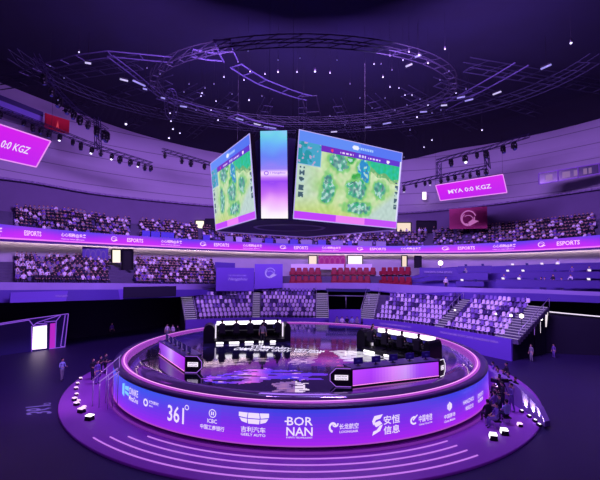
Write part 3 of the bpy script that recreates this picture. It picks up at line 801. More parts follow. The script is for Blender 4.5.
mb = MB(); mb.lathe([(13.88, ST + .052), (13.89, ST + .065), (13.95, ST + .065), (13.96, ST + .052)], cc, 160); mb.build('light_ring_core', emit('pink_core', (250, 165, 246), 1.2), stage)
mb = MB(); mb.lathe([(14.15, PZ), (14.15, .04), (SR - .03, .04)], cc, 120); mb.build('plinth', mat('black_plinth', (16, 12, 34), .5), stage)
mb = MB(); mb.lathe([(14.85, PZ), (14.85, PZ + .09), (14.95, PZ + .09), (14.95, PZ)], cc, 160); mb.build('base_light_ring', emit('base_ring', (140, 50, 190), .6), stage)
# fascia display
mb = MB(); NA = 200; NZ = 10
for k in range(NA):
    a0 = 2 * PI * k / NA; a1 = 2 * PI * (k + 1) / NA; am = (a0 + a1) / 2
    lf = max(0, math.cos(am - R(200))) ** 3
    for j in range(NZ):
        t = (j + .5) / NZ; z0 = .05 + 1.74 * j / NZ; z1 = .05 + 1.74 * (j + 1) / NZ
        lo = (168, 34, 238); md = (122, 46, 232); hi = (72 + 18 * math.sin(am * 9), 66 + 30 * lf, 226 + 15 * lf)
        c = [lo[i] + (md[i] - lo[i]) * t * 2 if t < .5 else md[i] + (hi[i] - md[i]) * (t * 2 - 1) for i in range(3)]
        if lf > .2: c = [c[i] + (((60, 90, 245)[i]) - c[i]) * min(.55, lf * .7) * (.3 + t * .7) for i in range(3)]
        vs = [(cc[0] + SR * math.cos(a), cc[1] + SR * math.sin(a), z) for a, z in ((a0, z0), (a1, z0), (a1, z1), (a0, z1))]
        mb.add(vs, [(0, 1, 2, 3)], False, [L3(c)])
fascia = mb.build('fascia_display', attr_emit('fascia_led', k=1.0), stage)
mb = MB(); mb.lathe([(SR + .0, .0), (SR + .05, .0), (SR + .05, .05), (SR, .05)], cc, 160); mb.build('fascia_lower_trim', emit('lower_trim', (190, 80, 220), .8), stage)
def theta(px, py=428):
    d = ray(px, py); m = d.x / d.y; A_ = 1 + m * m; B_ = -2 * (m * SC.x + SC.y); Cc = SC.x ** 2 + SC.y ** 2 - SR ** 2
    D = B_ * B_ - 4 * A_ * Cc
    if D < 0: D = 0
    Y = (-B_ - math.sqrt(D)) / (2 * A_); return math.atan2(Y - SC.y, m * Y - SC.x), Y
TH0, TH1 = theta(300)[0], theta(301)[0]
def logo(parts, pieces=None, m=lit_text):
    """parts: list of (kind, data, x0,x1,ytop,ybot)"""
    mt = MB()
    for kind, data, x0, x1, yt, yb in parts:
        xm = (x0 + x1) / 2; Ym = theta(xm)[1]; z0 = P(xm, yb, Ym).z; z1 = P(xm, yt, Ym).z
        ta, tb = theta(x0)[0], theta(x1)[0]
        def fn(u, v): 
            a = ta + (tb - ta) * u; r = SR + .03; return Vector((cc[0] + r * math.cos(a), cc[1] + r * math.sin(a), z0 + (z1 - z0) * v))
        if kind == 't': put_text(mt, data, fn, 0, 1, 0, 1)
        elif kind == 'r': put_ring(mt, fn, 0, 1, 0, 1, data)
        elif kind == 'arc': put_ring(mt, fn, 0, 1, 0, 1, data[0], 16, data[1], data[2])
        else: put_poly(mt, data, fn, 0, 1, 0, 1)
    return mt.build('sponsor_logo', m, fascia)
cyan_l = emit('cyan_lettering', (130, 205, 255), 1.)
logo([('p', [(0, .1), (.35, 0), (.35, 1), (0, .9)], 121.5, 128, 384, 397), ('p', [(.45, .3), (1, .2), (1, .45), (.45, .5)], 121.5, 128, 384, 397), ('p', [(.45, .6), (1, .6), (1, .95), (.45, .85)], 121.5, 128, 384, 397)], m=cyan_l)
logo([('t', 'CNNIKE', 128.5, 137.3, 389, 395.8), ('t', 'MetaOne', 128.5, 137.5, 396.8, 402)])
logo([('r', .22, 143, 147.6, 398.5, 406.2), ('t', '未来电竞科技', 148.6, 158.6, 401.3, 404.6), ('t', 'MEDIA', 149, 152.5, 405.2, 406.8)])
logo([('t', '361', 167.6, 184, 406, 422.4), ('r', .16, 184.6, 188.8, 404.8, 410)])
logo([('r', .1, 208.8, 216.2, 409, 417.6), ('p', [(.3, .3), (.45, .3), (.45, .7), (.3, .7)], 208.8, 216.2, 409, 417.6), ('p', [(.55, .3), (.7, .3), (.7, .7), (.55, .7)], 208.8, 216.2, 409, 417.6), ('t', 'ICBC', 207.4, 217, 418.9, 423), ('t', '中国工商银行', 200.5, 224.5, 425.2, 430)])
sh = [(0, .95), (.02, .45), (.14, .12), (.32, 0), (.34, .45), (.0, .6)]
logo([('p', [(0, 1), (.0, .62), (.27, .52), (.3, .98)], 238.8, 269, 412.6, 424), ('p', [(.32, .98), (.3, .51), (.7, .51), (.68, .98)], 238.8, 269, 412.6, 424), ('p', [(.7, .98), (.73, .52), (1, .62), (1, 1)], 238.8, 269, 412.6, 424),
      ('p', [(.02, .52), (.1, .2), (.28, .06), (.28, .44)], 238.8, 269, 412.6, 424), ('p', [(.3, .43), (.32, .02), (.68, .02), (.7, .43)], 238.8, 269, 412.6, 424), ('p', [(.72, .44), (.72, .06), (.9, .2), (.98, .52)], 238.8, 269, 412.6, 424),
      ('t', '吉利汽车', 241, 265.6, 426.6, 432.3), ('t', 'GEELY AUTO', 241, 265.6, 433.4, 436)])
logo([('t', 'BOR', 287, 312.6, 416.8, 425.4), ('t', 'NAN', 286.4, 312.6, 427, 435.6), ('p', [(0, 0), (1, 0), (1, 1), (0, 1)], 284.6, 288, 420.4, 421.8), ('t', 'EVENTS TECHNOLOGY', 286.4, 312.6, 436.6, 438.2)])
logo([('arc', (.22, .4, 4.6), 328.6, 337, 422, 432.4), ('arc', (.2, 3.4, 6.6), 332, 338.4, 420.8, 427), ('t', '长龙航空', 339, 358.4, 423, 428.8), ('t', 'LOONGAIR', 339.4, 358, 430, 432.4)])
logo([('p', [(.2, .95), (1, 1), (.75, .8), (.35, .75), (.1, .5), (.0, .7)], 372, 382.6, 414.6, 435), ('p', [(.1, .6), (.7, .7), (.95, .55), (.6, .45), (.35, .4)], 372, 382.6, 414.6, 435), ('p', [(0, 0), (.75, .2), (1, .5), (.7, .45), (.4, .25), (.1, .2)], 372, 382.6, 414.6, 435),
      ('t', '安恒', 383.4, 399.6, 414.8, 423.6), ('t', '信息', 383.4, 399.4, 425, 433.4)])
logo([('arc', (.2, 1.2, 5.4), 410, 417.4, 416, 424.4), ('p', [(.4, .4), (1, .9), (.95, 1), (.3, .55)], 410, 417.4, 414.8, 424.4), ('t', '中国电信', 418.6, 432, 414, 421), ('t', 'CHINA TELECOM', 418.8, 431.8, 422.4, 424)])
logo([('p', [(.5, 0), (.9, .3), (.9, .7), (.5, 1), (.42, 1), (.42, 0)], 446.6, 452.4, 401.6, 410.8), ('p', [(.1, .3), (.36, .08), (.36, .92), (.1, .7)], 446.6, 452.4, 401.6, 410.8), ('t', '中国移动', 444, 455, 413.2, 417.6), ('t', 'China Mobile', 444, 455, 419, 421.2)])
logo([('t', 'HANGZHOU', 463.2, 474, 398.4, 402.6), ('t', '咪咕文化', 465.6, 473.4, 404.4, 409)])
logo([('t', 'ESPORTS', 478, 483.4, 392.5, 396.5), ('t', '电竞馆', 478.2, 483, 397.8, 401.5)])

# LED floor picture, with reflections on the glossy deck painted into its colours
def tri(px, lo, hi): return lo <= px <= hi
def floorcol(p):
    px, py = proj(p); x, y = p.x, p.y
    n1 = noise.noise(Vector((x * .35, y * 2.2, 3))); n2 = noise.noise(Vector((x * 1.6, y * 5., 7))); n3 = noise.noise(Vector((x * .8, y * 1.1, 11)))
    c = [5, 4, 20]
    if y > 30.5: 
        k = min(1, (y - 30.5) / 2.); c = [5 + 10 * k, 4 + 5 * k, 20 + 30 * k]  # painted glow growing toward the rear of the floor
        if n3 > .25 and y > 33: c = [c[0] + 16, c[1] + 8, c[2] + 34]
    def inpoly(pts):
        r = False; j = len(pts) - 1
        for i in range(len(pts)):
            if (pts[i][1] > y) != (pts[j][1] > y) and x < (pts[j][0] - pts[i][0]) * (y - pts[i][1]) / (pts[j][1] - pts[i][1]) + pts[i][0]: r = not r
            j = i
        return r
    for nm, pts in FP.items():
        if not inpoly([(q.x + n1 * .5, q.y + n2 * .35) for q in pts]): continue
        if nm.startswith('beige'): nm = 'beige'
        if nm == 'reflection_streak':  # purple reflection painted as glowing colour
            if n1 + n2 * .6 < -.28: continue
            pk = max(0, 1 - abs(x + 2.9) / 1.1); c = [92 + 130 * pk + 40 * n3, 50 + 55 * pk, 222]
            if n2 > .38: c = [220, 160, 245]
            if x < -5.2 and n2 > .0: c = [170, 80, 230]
        elif nm == 'beige':  # reflection of bright surroundings painted in beige
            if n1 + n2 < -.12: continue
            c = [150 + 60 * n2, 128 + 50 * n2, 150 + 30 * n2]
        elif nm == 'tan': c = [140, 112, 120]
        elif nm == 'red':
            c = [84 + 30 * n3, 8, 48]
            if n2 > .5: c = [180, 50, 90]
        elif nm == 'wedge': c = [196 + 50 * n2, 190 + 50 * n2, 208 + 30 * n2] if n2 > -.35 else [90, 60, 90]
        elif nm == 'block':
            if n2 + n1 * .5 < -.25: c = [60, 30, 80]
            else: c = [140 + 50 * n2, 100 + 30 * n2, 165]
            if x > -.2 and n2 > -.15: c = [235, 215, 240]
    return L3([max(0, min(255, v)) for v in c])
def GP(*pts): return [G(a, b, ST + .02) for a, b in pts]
FP = {'reflection_streak': GP((203, 379), (210, 375), (228, 374), (242, 370), (268, 369), (300, 371), (326, 374), (331, 378), (318, 380), (300, 381), (280, 379), (262, 380), (245, 384), (225, 384), (206, 382)),
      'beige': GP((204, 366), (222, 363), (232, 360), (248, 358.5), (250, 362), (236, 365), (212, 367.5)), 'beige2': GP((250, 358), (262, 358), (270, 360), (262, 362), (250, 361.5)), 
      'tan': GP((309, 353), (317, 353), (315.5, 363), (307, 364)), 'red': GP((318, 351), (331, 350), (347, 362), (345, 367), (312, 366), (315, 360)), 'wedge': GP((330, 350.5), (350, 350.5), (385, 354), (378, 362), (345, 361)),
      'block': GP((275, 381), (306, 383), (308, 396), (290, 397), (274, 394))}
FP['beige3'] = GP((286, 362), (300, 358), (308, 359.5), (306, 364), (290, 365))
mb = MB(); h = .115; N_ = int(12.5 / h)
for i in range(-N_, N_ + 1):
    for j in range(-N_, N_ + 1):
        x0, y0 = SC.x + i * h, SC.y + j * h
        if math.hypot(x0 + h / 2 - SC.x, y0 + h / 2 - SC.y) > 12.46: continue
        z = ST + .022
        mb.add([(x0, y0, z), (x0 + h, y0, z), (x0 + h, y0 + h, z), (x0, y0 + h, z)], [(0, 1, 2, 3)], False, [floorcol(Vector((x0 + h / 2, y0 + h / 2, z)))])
fl = mb.build('screen_floor', attr_emit('floor_led_reflections', rough=.07, k=1., base=(.10, .085, .15)), stage)
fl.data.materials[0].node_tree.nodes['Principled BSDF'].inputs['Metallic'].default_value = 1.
mt = MB()
a, b = G(232, 349.6, ST + .05), G(322, 353.0, ST + .05); c_, d_ = G(246, 344.2, ST + .05), G(325, 350.8, ST + .05)
fn = lambda u, v: (a.lerp(b, u)).lerp(c_.lerp(d_, u), v)
put_text(mt, 'COMMUNITY  VIET NAM', fn, .12, 1, .56, 1.0); put_text(mt, 'CAMPUCHIA  UNITY  VIET NAM', fn, 0, .98, 0, .42)
mt.build('floor_lettering', emit('floor_lettering', (235, 225, 255), 1.3), fl)

# lower platform with lit step edges
plat = thing('stage_platform', 'wide low violet platform ring around the foot of the stage', 'platform', (SC.x, SC.y, FZ))
mb = MB(); mb.lathe([(14.2, PZ), (17.75, PZ), (17.8, PZ - .02), (17.8, FZ)], cc, 140); mb.build('deck', plat_mat, plat)
for k, (r, st) in enumerate(((15.35, -122), (15.95, -125), (16.55, -127.5), (17.15, -129.5))):
    a0 = R(st); a1 = R(-60); z = PZ
    m1 = MB(); m1.lathe([(r, z), (r, z + .04), (r + .06, z + .04), (r + .06, z)], cc, 60, a0, a1); m1.build('step_light', emit('step_pink', (205, 125, 245), .95), plat)

# straight side wall with uplights on the right, fixtures on the rim
w = thing('ramp_side_wall', 'pale violet curved side wall of the entrance ramp, washed by uplights', 'barrier', (14.2, 28, PZ))
mb = MB(); ys = [31.6, 30.2, 28.6, 27, 25.6, 24.4, 23.5]; hs = [1.5, 1.5, 1.45, 1.35, 1.1, .75, .3]; xsw = [13.6, 14.0, 14.2, 14.3, 14.35, 14.3, 14.1]
fb = [Vector((x, y, PZ)) for x, y in zip(xsw, ys)]; ft = [Vector((x, y, PZ + q)) for x, y, q in zip(xsw, ys, hs)]
bb = [p + Vector((.45, .25, 0)) for p in fb]; bt = [p + Vector((.45, .25, 0)) for p in ft]
mb.strip(fb, ft, True); mb.strip(ft, bt); mb.strip(bt, bb, True); mb.add([fb[-1], ft[-1], bt[-1], bb[-1]], [(0, 1, 2, 3)]); mb.add([fb[0], ft[0], bt[0], bb[0]], [(3, 2, 1, 0)])
mb.build('panel', mat('pale_violet_board', (140, 112, 175), .6), w)
def spot(name, loc, target, col, watt, ang=40, blend=.5, size=.1):
    l = bpy.data.lights.new(name, 'SPOT'); l.color = col; l.energy = watt; l.spot_size = R(ang); l.spot_blend = blend; l.shadow_soft_size = size
    o = bpy.data.objects.new(name, l); C.objects.link(o); o.location = loc
    o.rotation_euler = (Vector(target) - Vector(loc)).to_track_quat('-Z', 'Y').to_euler(); return o
for k, px in enumerate((487, 495, 517, 525, 533, 540.5)):
    y = interp([(487, 30.2), (517, 25.9), (541, 23.7)], px, 1); x = interp([(23.5, 14.1), (24.4, 14.3), (25.6, 14.35), (27, 14.3), (28.6, 14.2), (30.2, 14.0), (31.6, 13.6)], y, 1)
    base = Vector((x - .3, y - .1, PZ))
    t = thing('uplight', 'small black uplight at the foot of the ramp wall, %s from the stage' % ORD[k], 'light', base, 0, 'uplights along the ramp wall')
    mb = MB(); mb.box((0, 0, .07), (.2, .26, .14), 0, 1, .02); mb.build('housing', black, t, True); mb = MB(); mb.box((.03, 0, .146), (.1, .2, .012)); mb.build('lens', lit_white, t, True)
    spot('uplight_beam', base + Vector((.05, 0, .17)), (x + .25, y, PZ + 1.0), (.9, .88, 1), 150, 64, .8, .02)
rimf = [(80.5, 378, .16), (77.5, 383, .16), (76, 388, .18), (76.5, 394, .16), (74.5, 399, .2), (78.5, 400.5, .14), (76.5, 404, .22), (81.5, 411, .28), (84, 407, .16), (89.5, 418.5, .3), (504.5, 433, .3), (493.5, 438, .31), (520, 425, .2)]
for k, (px, py, s) in enumerate(rimf):
    p = G(px, py + 1.5, PZ); side = 'left' if px < 300 else 'right'
    big = s > .29
    t = thing('floor_lantern', '%s box light on the %s rim of the platform, %s' % ('large glowing' if big else 'small glowing', side, ('nearest the camera' if k in (9, 11) else 'behind the nearest one' if k == 10 else '%s from the back' % ORD[min(k, 12)])), 'light', p, facing(p) + .6, 'box lights on the %s rim of the platform' % side)
    mb = MB(); mb.box((0, 0, s * .45), (s * 1.5, s * 1.3, s * .9), 0, .85, .03); mb.build('case', black, t, True)
    mb = MB(); mb.box((0, 0, s * .92), (s * 1.25, s * 1.1, .05)); mb.box((0, -s * .6, s * .5), (s * 1.0, .04, s * .5)); mb.build('lens', lit_white if big else emit('lantern_lens', (250, 200, 255), 1.5), t, True)
# floor lettering (rotated sponsor number)
mt = MB(); a, b, c_, d_ = G(25, 405.5, FZ + .01), G(26, 415, FZ + .01), G(52, 413.5, FZ + .01), G(51, 402.5, FZ + .01)
f0 = quad_fn(d_, c_, b, a, .0)[0]
fn = lambda u, v: Vector(((1 - u) * ((1 - v) * d_.x + v * a.x) + u * ((1 - v) * c_.x + v * b.x), (1 - u) * ((1 - v) * d_.y + v * a.y) + u * ((1 - v) * c_.y + v * b.y), FZ + .015))
fn2 = lambda u, v: fn(1 - u, 1 - v)
put_text(mt, '361', fn2, 0, .8, 0, 1); put_ring(mt, fn2, .84, 1, .7, 1, .2)
tag(mt.build('floor_decal', emit('floor_decal', (120, 90, 205), .75)), 'pale number lettering lying sideways on the dark floor at the left', 'floor lettering')

# ------------------------------------------------ desks on stage
def gradcol(stops, u):
    for (a, ca), (b, cb) in zip(stops, stops[1:]):
        if u <= b: t = (u - a) / (b - a); return [ca[i] + (cb[i] - ca[i]) * t for i in range(3)]
    return stops[-1][1]
def stage_desk(A, B, label, stops, caps, depth=1.1, H=1.05, n_mon=5, side=''):
    A = Vector(A); B = Vector(B); u = (B - A).normalized(); nb = Vector((-u.y, u.x, 0))       # nb points to the stage centre side
    if nb.dot(SC - A) < 0: nb = -nb
    L = (B - A).length; t = thing('player_desk', label, 'desk', ((A.x + B.x) / 2, (A.y + B.y) / 2, ST + .02)); z0 = ST + .03
    mb = MB(); q = [A + nb * .04, B + nb * .04, B + nb * depth, A + nb * depth]; mb.prism([(p.x, p.y) for p in q], z0 + .02, z0 + H - .06); mb.build('body', black, t)
    mb = MB(); q = [A - u * .05 - nb * .05, B + u * .05 - nb * .05, B + u * .05 + nb * (depth + .05), A - u * .05 + nb * (depth + .05)]; mb.prism([(p.x, p.y) for p in q], z0 + H - .06, z0 + H); mb.build('desk_top', mat('desk_top_violet', (70, 52, 120), .3), t)
    mb = MB(); N = 28; M = 6
    for k in range(N):
        for j in range(M):
            c = gradcol(stops, (k + .5) / N); g = .9 + .18 * (j / M)
            pts = [(A + u * (L * kk / N), z0 + .12 + (H - .22) * jj / M) for kk, jj in ((k, j), (k + 1, j), (k + 1, j + 1), (k, j + 1))]
            mb.add([Vector((p.x, p.y, z)) for p, z in pts], [(0, 1, 2, 3)], False, [[v * g for v in L3(c)]])
    mb.build('front_display', attr_emit('desk_led', k=1.05), t)
    mb = MB(); a = A - nb * .02; b = B - nb * .02
    for z in (z0 + .09, ): mb.tube((a.x, a.y, z), (b.x, b.y, z), .025, .025, 6)
    mb.build('base_light', lit_pink, t)
    for (P0, P1, flip) in caps:                    # end panels: chamfered black plates with a lit outline and a white sign
        P0 = Vector(P0); P1 = Vector(P1); uu = (P1 - P0).normalized(); LL = (P1 - P0).length; nn = Vector((-uu.y, uu.x, 0))
        if nn.dot(-P0) < 0: nn = -nn
        hexa = [(0, 0), (.72, 0), (1, .3), (1, .68), (.72, 1), (0, 1)]
        pt = lambda s, v, o=0.: Vector((P0 + uu * LL * s).xy.to_3d()) + Vector((0, 0, z0 + .03 + v * (H - .03))) + nn * o
        mb = MB(); mb.slab([pt(s, v) for s, v in hexa], nn, .4); e = mb.build('end_panel', black, t)
        mb = MB(); pp = [pt(s, v, .03) for s, v in hexa]; mb.path(pp if flip else pp[:], .022, 5); mb.build('outline_light', lit_soft if flip else lit_line, e)
        f2 = lambda s, v: pt(s, v, .04)
        mb = MB(); mb.add([pt(.14, .36, .03), pt(.78, .36, .03), pt(.78, .64, .03), pt(.14, .64, .03)], [(0, 1, 2, 3)]); sg = mb.build('sign', lit_soft, e)
        mt = MB(); put_text(mt, 'HANGZHOU', f2, .2, .72, .52, .61); put_text(mt, 'ESPORTS 2022', f2, .2, .72, .39, .47); mt.build('lettering', mat('dark_print', (60, 40, 110), .6), sg)
    for k in range(n_mon):
        c = A + u * (L * (k + .5) / n_mon) + nb * .45; rz = math.atan2(u.y, u.x) + (0 if nb.dot(Vector((-u.y, u.x, 0))) > 0 else PI)
        m = thing('monitor', 'dark blue monitor on the %s front desk, %s from the left' % (side, ORD[k]), 'monitor', (c.x, c.y, z0 + H), rz, 'monitors on the %s front desk' % side)
        mb = MB(); mb.box((0, 0, .01), (.26, .2, .02)); mb.box((0, .03, .1), (.06, .04, .18)); mb.build('stand', black, m, True)
        mb = MB(); mb.box((0, 0, .3), (.62, .05, .38), 0, 1, .012); mb.build('casing', mat('navy_casing', (66, 52, 150), .4), m, True)
        mb = MB(); mb.box((0, .03, .3), (.56, .008, .32)); mb.build('screen', lit_soft, m, True)
        mb = MB(); mb.box((0, -.03, .3), (.16, .012, .08)); mb.build('badge_light', screen_blue, m, True)
def chair_parts(t):
    mb = MB(); mb.box((0, 0, .46), (.52, .5, .12), 0, 1, .04); mb.build('seat', black_soft, t, True)
    mb = MB(); mb.box((0, .27, .84), (.5, .12, .72), 0, .86, .04); mb.box((0, .25, 1.2), (.3, .1, .18), 0, 1, .04); mb.build('backrest', black_soft, t, True)
    for s in (-1, 1): mb = MB(); mb.box((s * .3, .02, .66), (.08, .28, .04), 0, 1, .015); mb.box((s * .3, .05, .55), (.04, .05, .2)); mb.build('armrest', black, t, True)
    mb = MB(); mb.tube((0, 0, .1), (0, 0, .42), .03, .03, 8)
    for k in range(5): a = 2 * PI * k / 5; mb.tube((0, 0, .1), (.3 * math.cos(a), .3 * math.sin(a), .06), .025, .02, 6); mb.ball((.3 * math.cos(a), .3 * math.sin(a), .03), .03, 6, 4)
    mb.build('wheel_base', black, t, True)
stage_desk((-10.8, 31.3, 0), (-7.38, 26.25, 0), 'black player desk at the left of the stage with a purple lit front', [(0, (128, 40, 205)), (.3, (168, 96, 240)), (.5, (205, 165, 250)), (.66, (180, 90, 245)), (1, (172, 44, 232))],
           [((-7.32, 26.2, 0), (-6.25, 26.15, 0), 0)], n_mon=6, side='left')
stage_desk((3.1, 23.45, 0), (8.8, 25.65, 0), 'black player desk at the right of the stage with a pink and violet lit front', [(0, (186, 70, 246)), (.2, (170, 60, 245)), (.45, (214, 130, 248)), (.6, (205, 150, 248)), (.75, (160, 70, 245)), (1, (170, 50, 240))],
           [((3.0, 23.43, 0), (1.8, 23.5, 0), 0), ((8.9, 25.7, 0), (9.35, 26.1, 0), 1)], n_mon=5, side='right')
# booths at the back of the stage
def booth(A, B, label, side, n=5, seg=()):
    A = Vector(A); B = Vector(B); u = (B - A).normalized(); nb = Vector((-u.y, u.x, 0))
    if nb.y < 0: nb = -nb            # away from camera
    L = (B - A).length; rz = math.atan2(u.y, u.x); z0 = ST + .03
    t = thing('player_booth', label, 'booth', ((A.x + B.x) / 2, (A.y + B.y) / 2, ST + .02))
    W = lambda s, d, z: Vector((A + u * (L * s) + nb * d).xy.to_3d()) + Vector((0, 0, z0 + z))
    def bx(mb, s0, s1, d0, d1, za, zb):
        q = [W(s0, d0, 0), W(s1, d0, 0), W(s1, d1, 0), W(s0, d1, 0)]; mb.prism([(p.x, p.y) for p in q], z0 + za, z0 + zb)
    mb = MB(); bx(mb, 0, 1, -1.0, 1.6, 0, .3); mb.build('riser', black, t)
    mb = MB(); bx(mb, 0, 1, 1.0, 1.08, .2, 1.4); mb.build('back_panel', black, t)
    mb = MB(); bx(mb, .02, .98, .95, 1.12, 1.36, 1.68); mb.build('header_light', lit_white, t)
    for s in (.0, .985): mb = MB(); bx(mb, s, s + .018, .2, .34, .2, 1.55); mb.build('post_light', lit_soft, t)
    mb = MB(); bx(mb, .06, .94, .3, .9, .86, .92); bx(mb, .06, .08, .35, .85, .18, .86); bx(mb, .92, .94, .35, .85, .18, .86); mb.build('desk', black, t)
    for s0, s1 in seg: mb = MB(); bx(mb, s0, s1, -1.05, -1.0, .02, .17); mb.build('riser_light', lit_white, t)
    for s, e in ((-.16, 0), (1.0, 1.09)):
        mb = MB(); q = [W(s, -.6, 0), W(e, -.6, 0), W(e, 1.0, 0), W(s, 1.0, 0)]
        hh = 1.6; prof = [(0, 0), (1, 0), (1, 1.2), (.85, 1.48), (.6, hh), (.4, hh), (.15, 1.48), (0, 1.2)]
        mb.slab([W(s + (e - s) * a, -.6, z) for a, z in prof], -nb, 1.6); mb.build('end_shell', black, t)
    for k in range(n):
        s = .1 + .8 * k / (n - 1); c = W(s, -.35, .3); rc = rz + 0
        ct = thing('gaming_chair', 'black gaming chair in the %s rear booth, %s from the left' % (side, ORD[k]), 'chair', c, rc + PI, 'gaming chairs in the %s rear booth' % side)
        TM[ct.name] = Matrix.Translation(c) @ Matrix.Rotation(rc + PI, 4, 'Z'); ct.scale = (1.1, 1.1, 1.1)
        chair_parts(ct)
        pt_ = thing('player', 'player in dark clothes seated in the %s rear booth, %s from the left' % (side, ORD[k]), 'person', c + Vector((0, 0, .02)) , rc + PI, 'players in the %s rear booth' % side)
        o = bpy.data.objects.new('body', person_mesh('sit', 'black', 'black', 1, True)); C.objects.link(o); o.parent = pt_; pt_.scale = (1.22, 1.22, 1.22)
        mcl = W(s, .6, .92); m = thing('monitor', 'black monitor on the %s rear booth desk, %s from the left' % (side, ORD[k]), 'monitor', mcl, rz, 'monitors in the %s rear booth' % side)
        mb = MB(); mb.box((0, 0, .01), (.26, .2, .02)); mb.box((0, .03, .1), (.06, .04, .18)); mb.build('stand', black, m, True)
        mb = MB(); mb.box((0, 0, .3), (.6, .05, .36), 0, 1, .012); mb.build('casing', black, m, True)
        mb = MB(); mb.box((0, -.03, .3), (.54, .008, .3)); mb.build('screen', screen_blue, m, True)
booth((-7.55, 36.3, 0), (-1.45, 37.5, 0), 'black player booth with white light bars at the rear left of the stage', 'left', 5, ((.02, .12), (.2, .34), (.42, .54), (.62, .68), (.78, .86)))
booth((5.85, 33.7, 0), (9.35, 29.4, 0), 'black player booth with white light bars at the rear right of the stage', 'right', 4, ((.05, .25), (.42, .6)))

# ================================================================== HANGING SCOREBOARD
sb = thing('hanging_scoreboard', 'large four sided hanging scoreboard cube showing a green game map', 'scoreboard', (.2, 36, 12))
rBL, rTL, rBR, rTR = P(293, 218.5, 27.2), P(299, 129.6, 26.75), P(395.8, 228.5, 33.9), P(402, 153, 33.3)
lBR, lTR, lBL, lTL = P(256.3, 218.5, 27.4), P(250, 133.7, 27.2), P(216.2, 230.3, 37.4), P(210.8, 163.7, 36.6)
cBL, cBR, cTR, cTL = P(261.3, 218.5, 27.05), P(288, 218.5, 27.0), P(287, 130.6, 26.85), P(260.3, 131.2, 26.9)
def gamecol(u, v):
    W = 11.2; H_ = 6.4
    if v > .875:
        c = [96, 140, 244] if u < .55 else [82, 118, 240]
        if ((u - .5) / .035) ** 2 + ((v - .935) / .026) ** 2 < 1: c = [235, 240, 255]
        if .545 < u < .68 and .915 < v < .955 and int(u * 160) % 3: c = [170, 205, 255]
        return c
    if v < .095:
        if v < .012: return [235, 120, 250]
        return [240, 130, 246] if .36 < u < .64 else [192, 66, 250] if u < .36 else [198, 80, 248]
    if u > .985: return [225, 225, 250]
    if u > .19 and v > .812:
        if ((u - .285) / .012) ** 2 + ((v - .843) / .02) ** 2 < 1: return [235, 60, 110]
        if ((u - .845) / .018) ** 2 + ((v - .843) / .02) ** 2 < 1: return [250, 240, 255]
        if abs(v - .843) < .009 and (.36 < u < .48 or .63 < u < .76) and int(u * 90) % 3: return [235, 215, 255]
        if abs(v - .843) < .018 and (abs(u - .545) < .008 or abs(u - .6) < .008): return [225, 215, 255]
        if ((u - .575) / .012) ** 2 + ((v - .845) / .018) ** 2 < 1: return [215, 205, 250]
        return [112, 42, 190] if u < .5 else [96, 52, 205]
    n = noise.noise(Vector((u * 9, v * 6, 1))); n2 = noise.noise(Vector((u * 30, v * 18, 5))); n3 = noise.noise(Vector((u * 34, v * 20, 9)))
    if u < .195 and v > .62:
        c = [70, 165, 200] if n2 + n > -.1 else [40, 150, 165]
        if n3 > .42: c = [180, 165, 205]
        if u > .187 or v < .63: c = [150, 190, 225]
        return c
    c = [190 + 34 * n + 16 * n2, 220 + 18 * n, 160 + 44 * n + 16 * n2]
    g = (u - .35) * .3
    if u < .22: k = min(1, (.22 - u) * 6); c = [c[0] + (190 - c[0]) * k, c[1] + (214 - c[1]) * k, c[2] + (196 - c[2]) * k]
    if v < .3 and u < .5: k = max(0, min(1, (.3 - v) * 5)); c = [c[0] + (196 - c[0]) * k * .8, c[1] + (214 - c[1]) * k * .8, c[2] + (120 - c[2]) * k * .8]
    if (u - .62) * 1.1 + (.42 - v) > .28: k = min(1, ((u - .62) * 1.1 + (.42 - v) - .28) * 9); c = [c[0] + (188 - c[0]) * k, c[1] + (212 - c[1]) * k, c[2] + (204 - c[2]) * k]
    # river at the upper right
    rv = v - (.80 - .0 * u) + max(0, (.72 - u)) * 1.1 - .0
    if u > .63 and v > .69 - (u - .63) * .28 + n * .03: c = [34 + 20 * n, 190, 142 + 40 * n2]
    if u > .66 and abs(v - (.695 - (u - .66) * .33 + .02 * math.sin(u * 40))) < .028: c = [112, 178, 112] if n2 > -.1 else [170, 200, 140]
    blobs = [(.27, .40, .075, .2, .1), (.36, .73, .09, .12, .2), (.60, .66, .075, .17, .8), (.52, .58, .05, .04, -.5), (.54, .43, .115, .13, 0), (.78, .47, .09, .12, .2), (.55, .205, .15, .085, .1), (.47, .8, .05, .05, -.5)]
    wu = u + .035 * noise.noise(Vector((u * 8, v * 6, 21))); wv = v + .05 * noise.noise(Vector((u * 8, v * 6, 31)))
    for (bx, by, rx, ry, kd) in blobs:
        d = ((wu - bx) / rx) ** 2 + ((wv - by) / ry) ** 2 + n2 * .45
        if d < 1.35: k = min(1, (1.35 - d) * 2); t_ = [112, 196, 108]; c = [c[i] + (t_[i] - c[i]) * k * .8 for i in range(3)]
        if d < .66:
            if kd > .5: c = [44, 140, 205] if n2 > -.15 else [50, 185, 190]
            elif kd < 0: c = [60, 170, 70]
            else: c = [100 + 90 * n2, 170 + 50 * n3, 152 + 60 * n2] if n2 < .16 else ([170, 214, 194] if n3 > -.1 else [124, 164, 160])
            if n3 > .3: c = [165, 210, 205]
            if n3 < -.4: c = [86, 140, 138]
    for s_, a_ in ((.045, 1), (.965, 1)):
        if abs(u - s_) < .02 and v < .6 and v > .25 and (v * 12) % 1 < .72: c = [70, 96, 112] if n3 < .1 else [180, 210, 205]
    c = [c[i] + 14 * n3 for i in range(3)]
    return c
